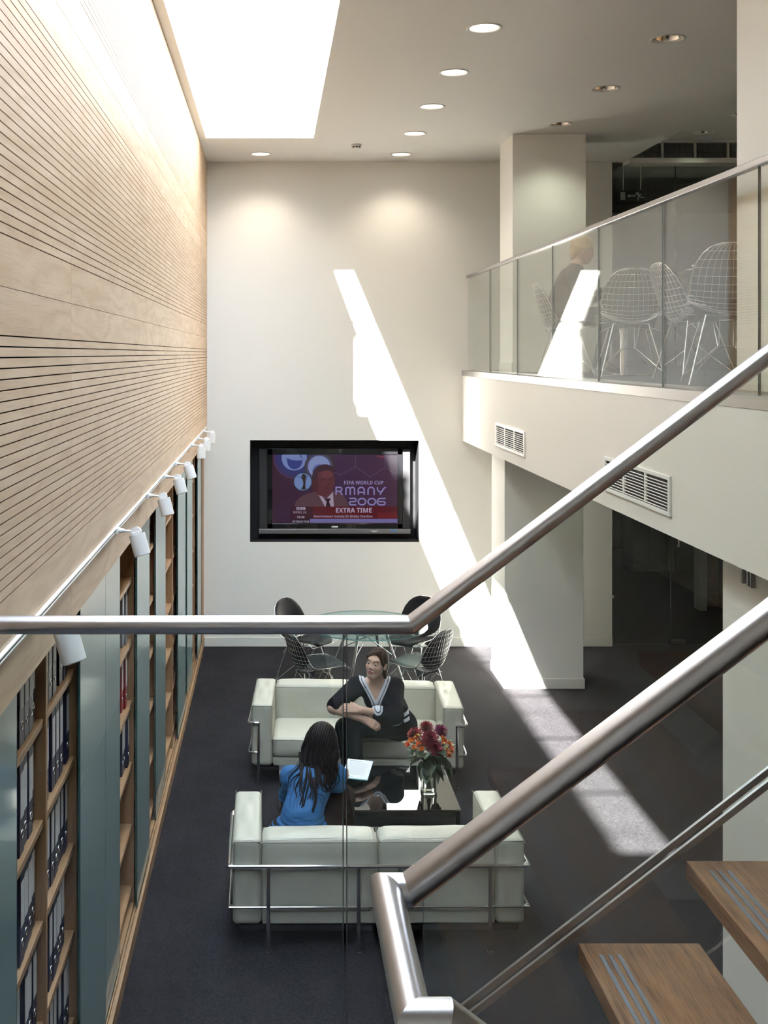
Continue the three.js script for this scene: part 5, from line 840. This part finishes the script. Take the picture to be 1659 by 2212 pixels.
  const hairF = (p) => { const q = H.to(p); let d = uni(hs, 0.05)(q); d = smax(d, -ell([0, -0.05, 0.11], [0.07, 0.12, 0.09])(q), 0.012); return d + 0.0035 * Math.sin(q[0] * 170 + 5 * Math.sin(q[1] * 26)) * sstep(0.06, -0.06, q[1]) + 0.0012 * Math.sin(q[0] * 420 + q[1] * 40); };
  const hhb = bounds([H.from([0, 0.02, 0]), H.from([0, -0.18, -0.08])], 0.18), hcol = (p) => { const q = H.to(p), k = 0.75 + 0.5 * vnoise(q[0] * 90 + 50, q[1] * 9 + 50, 999, 999, 3); return [0.009 * k, 0.0055 * k, 0.005 * k]; };
  const hairMesh = obj('hair', sdfGeo(hairF, hhb[0], hhb[1], 0.0045, hcol), hairM, t);
  // loose wavy locks lying on the back
  const lockM = phy({ color: lin(0.009, 0.0055, 0.005), roughness: 0.55, specularIntensity: 0.35 });
  const S = (x, y) => { let d = 6.62; for (let i = 0; i < 60; i++) { const q = J(x, y, d); if (topF(q) < 0.013) break; d += 0.006; } return J(x, y, d - 0.004); };   // a point on the back of the top
  const P = (px, py) => { const k = 346; return [(px - 588) / k, EYE - (py - 764) / k]; };
  const locks = [[[656, 1640], [646, 1660], [632, 1676], [627, 1690]], [[655, 1650], [638, 1656], [626, 1664], [622, 1676]], [[664, 1640], [660, 1668], [655, 1690], [648, 1712], [640, 1732], [644, 1748], [656, 1750]], [[676, 1640], [676, 1668], [679, 1690], [676, 1712], [662, 1730], [661, 1745], [672, 1748]], [[668, 1640], [655, 1675], [640, 1690], [632, 1712], [634, 1735]], [[700, 1660], [706, 1680], [712, 1696], [722, 1690]], [[715, 1655], [724, 1668], [728, 1684], [722, 1694]], [[690, 1640], [692, 1668], [697, 1684], [704, 1692]], [[652, 1640], [650, 1662], [644, 1680], [648, 1694]], [[684, 1640], [686, 1665], [684, 1682]], [[670, 1640], [668, 1664], [672, 1684], [666, 1698]], [[700, 1650], [704, 1676], [712, 1692], [716, 1697]], [[728, 1650], [735, 1656], [738, 1668]], [[682, 1690], [694, 1700], [697, 1712], [690, 1720]]];
  locks.flatMap((l, i) => [0, 1, 2].map((k) => [l, i, k])).forEach(([l, i, k]) => { const ja = (k - 1) * rr(3, 6), jb = rr(-6, 6), ph = rr(0, 6); const pts = l.map(([a, b], j) => { const [x, y] = P(a + ja * Math.min(1, 0.4 + j * 0.3) + 2.2 * Math.sin(j * 2.1 + ph), b + jb * (j ? 1 : 0)); const q = S(x, y); if (j === 0) q[2] += 0.012; return q; }), r = 0.52 * [0.010, 0.004, 0.012, 0.013, 0.003, 0.014, 0.010, 0.014, 0.014, 0.014, 0.013, 0.013, 0.003, 0.0022][i], c = new THREE.CatmullRomCurve3(pts.map((p) => V(...p))), g = new THREE.TubeGeometry(c, 28, 1, 7, false), ps = g.attributes.position;
    for (let s = 0; s <= 28; s++) { const ctr = c.getPointAt(s / 28), rad = r * Math.min(1, 0.4 + (1 - s / 28) * 1.0) * (s === 28 ? 0.15 : 1); for (let q = 0; q <= 7; q++) { const n = s * 8 + q; ps.setXYZ(n, ctr.x + (ps.getX(n) - ctr.x) * rad, ctr.y + (ps.getY(n) - ctr.y) * rad, ctr.z + (ps.getZ(n) - ctr.z) * rad); } }
    obj('hair_lock', g, lockM, hairMesh); });
}

// ---- blond person on the upper floor, turned to the laptop
{
  const base = [2.7, UP, 10.1], J = (x, y, d) => [x - base[0], y - base[1], base[2] - d], skin = [0.50, 0.30, 0.23];
  const t = thing('person', 'person with short blond hair in dark jacket sitting on the upper floor', 'person', [base[0], base[1], -base[2]]);
  const pel = J(2.68, 3.755, 10.1), waist = J(2.70, 3.90, 10.1), chest = J(2.755, 4.04, 10.1), neck = J(2.795, 4.185, 10.1), sn = J(2.755, 4.115, 9.935), sf = J(2.765, 4.115, 10.265), en = J(2.80, 3.875, 9.87), wn = J(3.01, 3.96, 9.84), ef = J(2.86, 3.88, 10.3), wf = J(3.04, 3.96, 10.14);
  const hn = J(2.69, 3.745, 10.01), hf_ = J(2.69, 3.745, 10.19), kn = J(3.09, 3.74, 9.99), an = J(2.97, 3.31, 10.0), tn = J(3.10, 3.25, 9.97), kf = J(3.10, 3.74, 10.2), af = J(3.08, 3.31, 10.22), tf = J(3.22, 3.25, 10.22);
  const H = frame(J(2.86, 4.345, 10.1), [0.94, -0.22, 0.2], [0.1, 1, 0]);
  const torso = [cap(pel, waist, 0.135, 0.125), cap(waist, chest, 0.125, 0.13), cap(chest, neck, 0.11, 0.055), cap(sn, sf, 0.06), cap(hn, hf_, 0.12)], arms = [cap(sn, en, 0.052, 0.042), cap(en, wn, 0.04, 0.027), cap(sf, ef, 0.052, 0.042), cap(ef, wf, 0.04, 0.027)], legs = [cap(hn, kn, 0.09, 0.064), cap(kn, an, 0.06, 0.042), cap(hf_, kf, 0.09, 0.064), cap(kf, af, 0.06, 0.042)];
  const neckF = cap(H.from([0, -0.06, -0.02]), neck, 0.046, 0.054), h1 = handList(wn, [0.9, -0.1, -0.35], [0, -1, 0], 1, 0.4), h2 = handList(wf, [0.7, -0.1, 0.7], [0, -1, 0], -1, 0.4), hd = headField(H);
  const [lo, hi] = bounds([pel, neck, sn, sf, en, ef, add(wn, [0.17, 0, 0.05]), add(wf, [0.15, 0, 0.15])], 0.14), hb = bounds([H.from([0, 0, 0])], 0.16), lb = bounds([hn, hf_, kn, kf, an, af, tn, tf], 0.13), sc = () => skin;
  obj('body', mergeColored([sdfGeo((p) => smin(uni([...torso, ...arms, neckF], 0.045)(p), Math.min(h1(p), h2(p)), 0.015), lo, hi, 0.008, sc), sdfGeo((p) => smin(hd(p), neckF(p), 0.02), hb[0], hb[1], 0.004, headColor(H, skin, [0.4, 0.16, 0.15], [0.3, 0.2, 0.12], true)), sdfGeo((p) => uni(legs, 0.04)(p) + 0.012, lb[0], lb[1], 0.014, sc)]), skinM, t);
  obj('jacket', sdfGeo((p) => { let d = uni([...torso, ...arms.map((a, i) => (q) => a(q) - 0.008)], 0.045)(p) - 0.014; d = smax(d, -ell(H.from([0, -0.14, 0.03]), [0.07, 0.085, 0.06])(p), 0.01); const h = Math.min(len(sub(p, add(wn, [0.06, 0, 0]))), len(sub(p, add(wf, [0.05, 0, 0.05])))); return Math.max(d, 0.075 - h, p[1] - 1.04); }, lo, hi, 0.007, tint([0.026, 0.022, 0.022], 0.15, 3)), clothM, t);
  obj('trousers', sdfGeo((p) => smin(uni(legs, 0.04)(p), torso[4](p), 0.04) - 0.01, lb[0], lb[1], 0.009, tint([0.014, 0.015, 0.022], 0.2, 5)), clothM, t);
  const sb = bounds([an, af, tn, tf], 0.06); obj('shoes', sdfGeo((p) => Math.max(hard(cap(an, tn, 0.04, 0.03), cap(af, tf, 0.04, 0.03))(p), 0.004 - p[1]), sb[0], sb[1], 0.009, () => [0.012, 0.011, 0.011]), vc(0.35), t);
  obj('hair', sdfGeo((p) => { const q = H.to(p); let d = ell([0, 0.042, -0.02], [0.089, 0.104, 0.108])(q); d = smin(d, ell([0, -0.03, -0.07], [0.07, 0.07, 0.045])(q), 0.03); d = smax(d, -ell([0, -0.05, 0.1], [0.082, 0.118, 0.095])(q), 0.012); d = smax(d, -ell([0.0, -0.09, 0.0], [0.11, 0.07, 0.055])(q), 0.02); return d + 0.003 * Math.sin(q[0] * 130 + q[2] * 60) * Math.sin(q[1] * 120 + q[2] * 90); }, bounds([H.from([0, 0, 0])], 0.17)[0], bounds([H.from([0, 0, 0])], 0.17)[1], 0.005, (p) => { const q = H.to(p), k = 0.75 + 0.5 * vnoise(q[0] * 70 + 50, q[1] * 30 + 50, 999, 999, 7); return [0.46 * k, 0.33 * k, 0.18 * k]; }), hairM, t);
}

renderer.render(scene, camera);
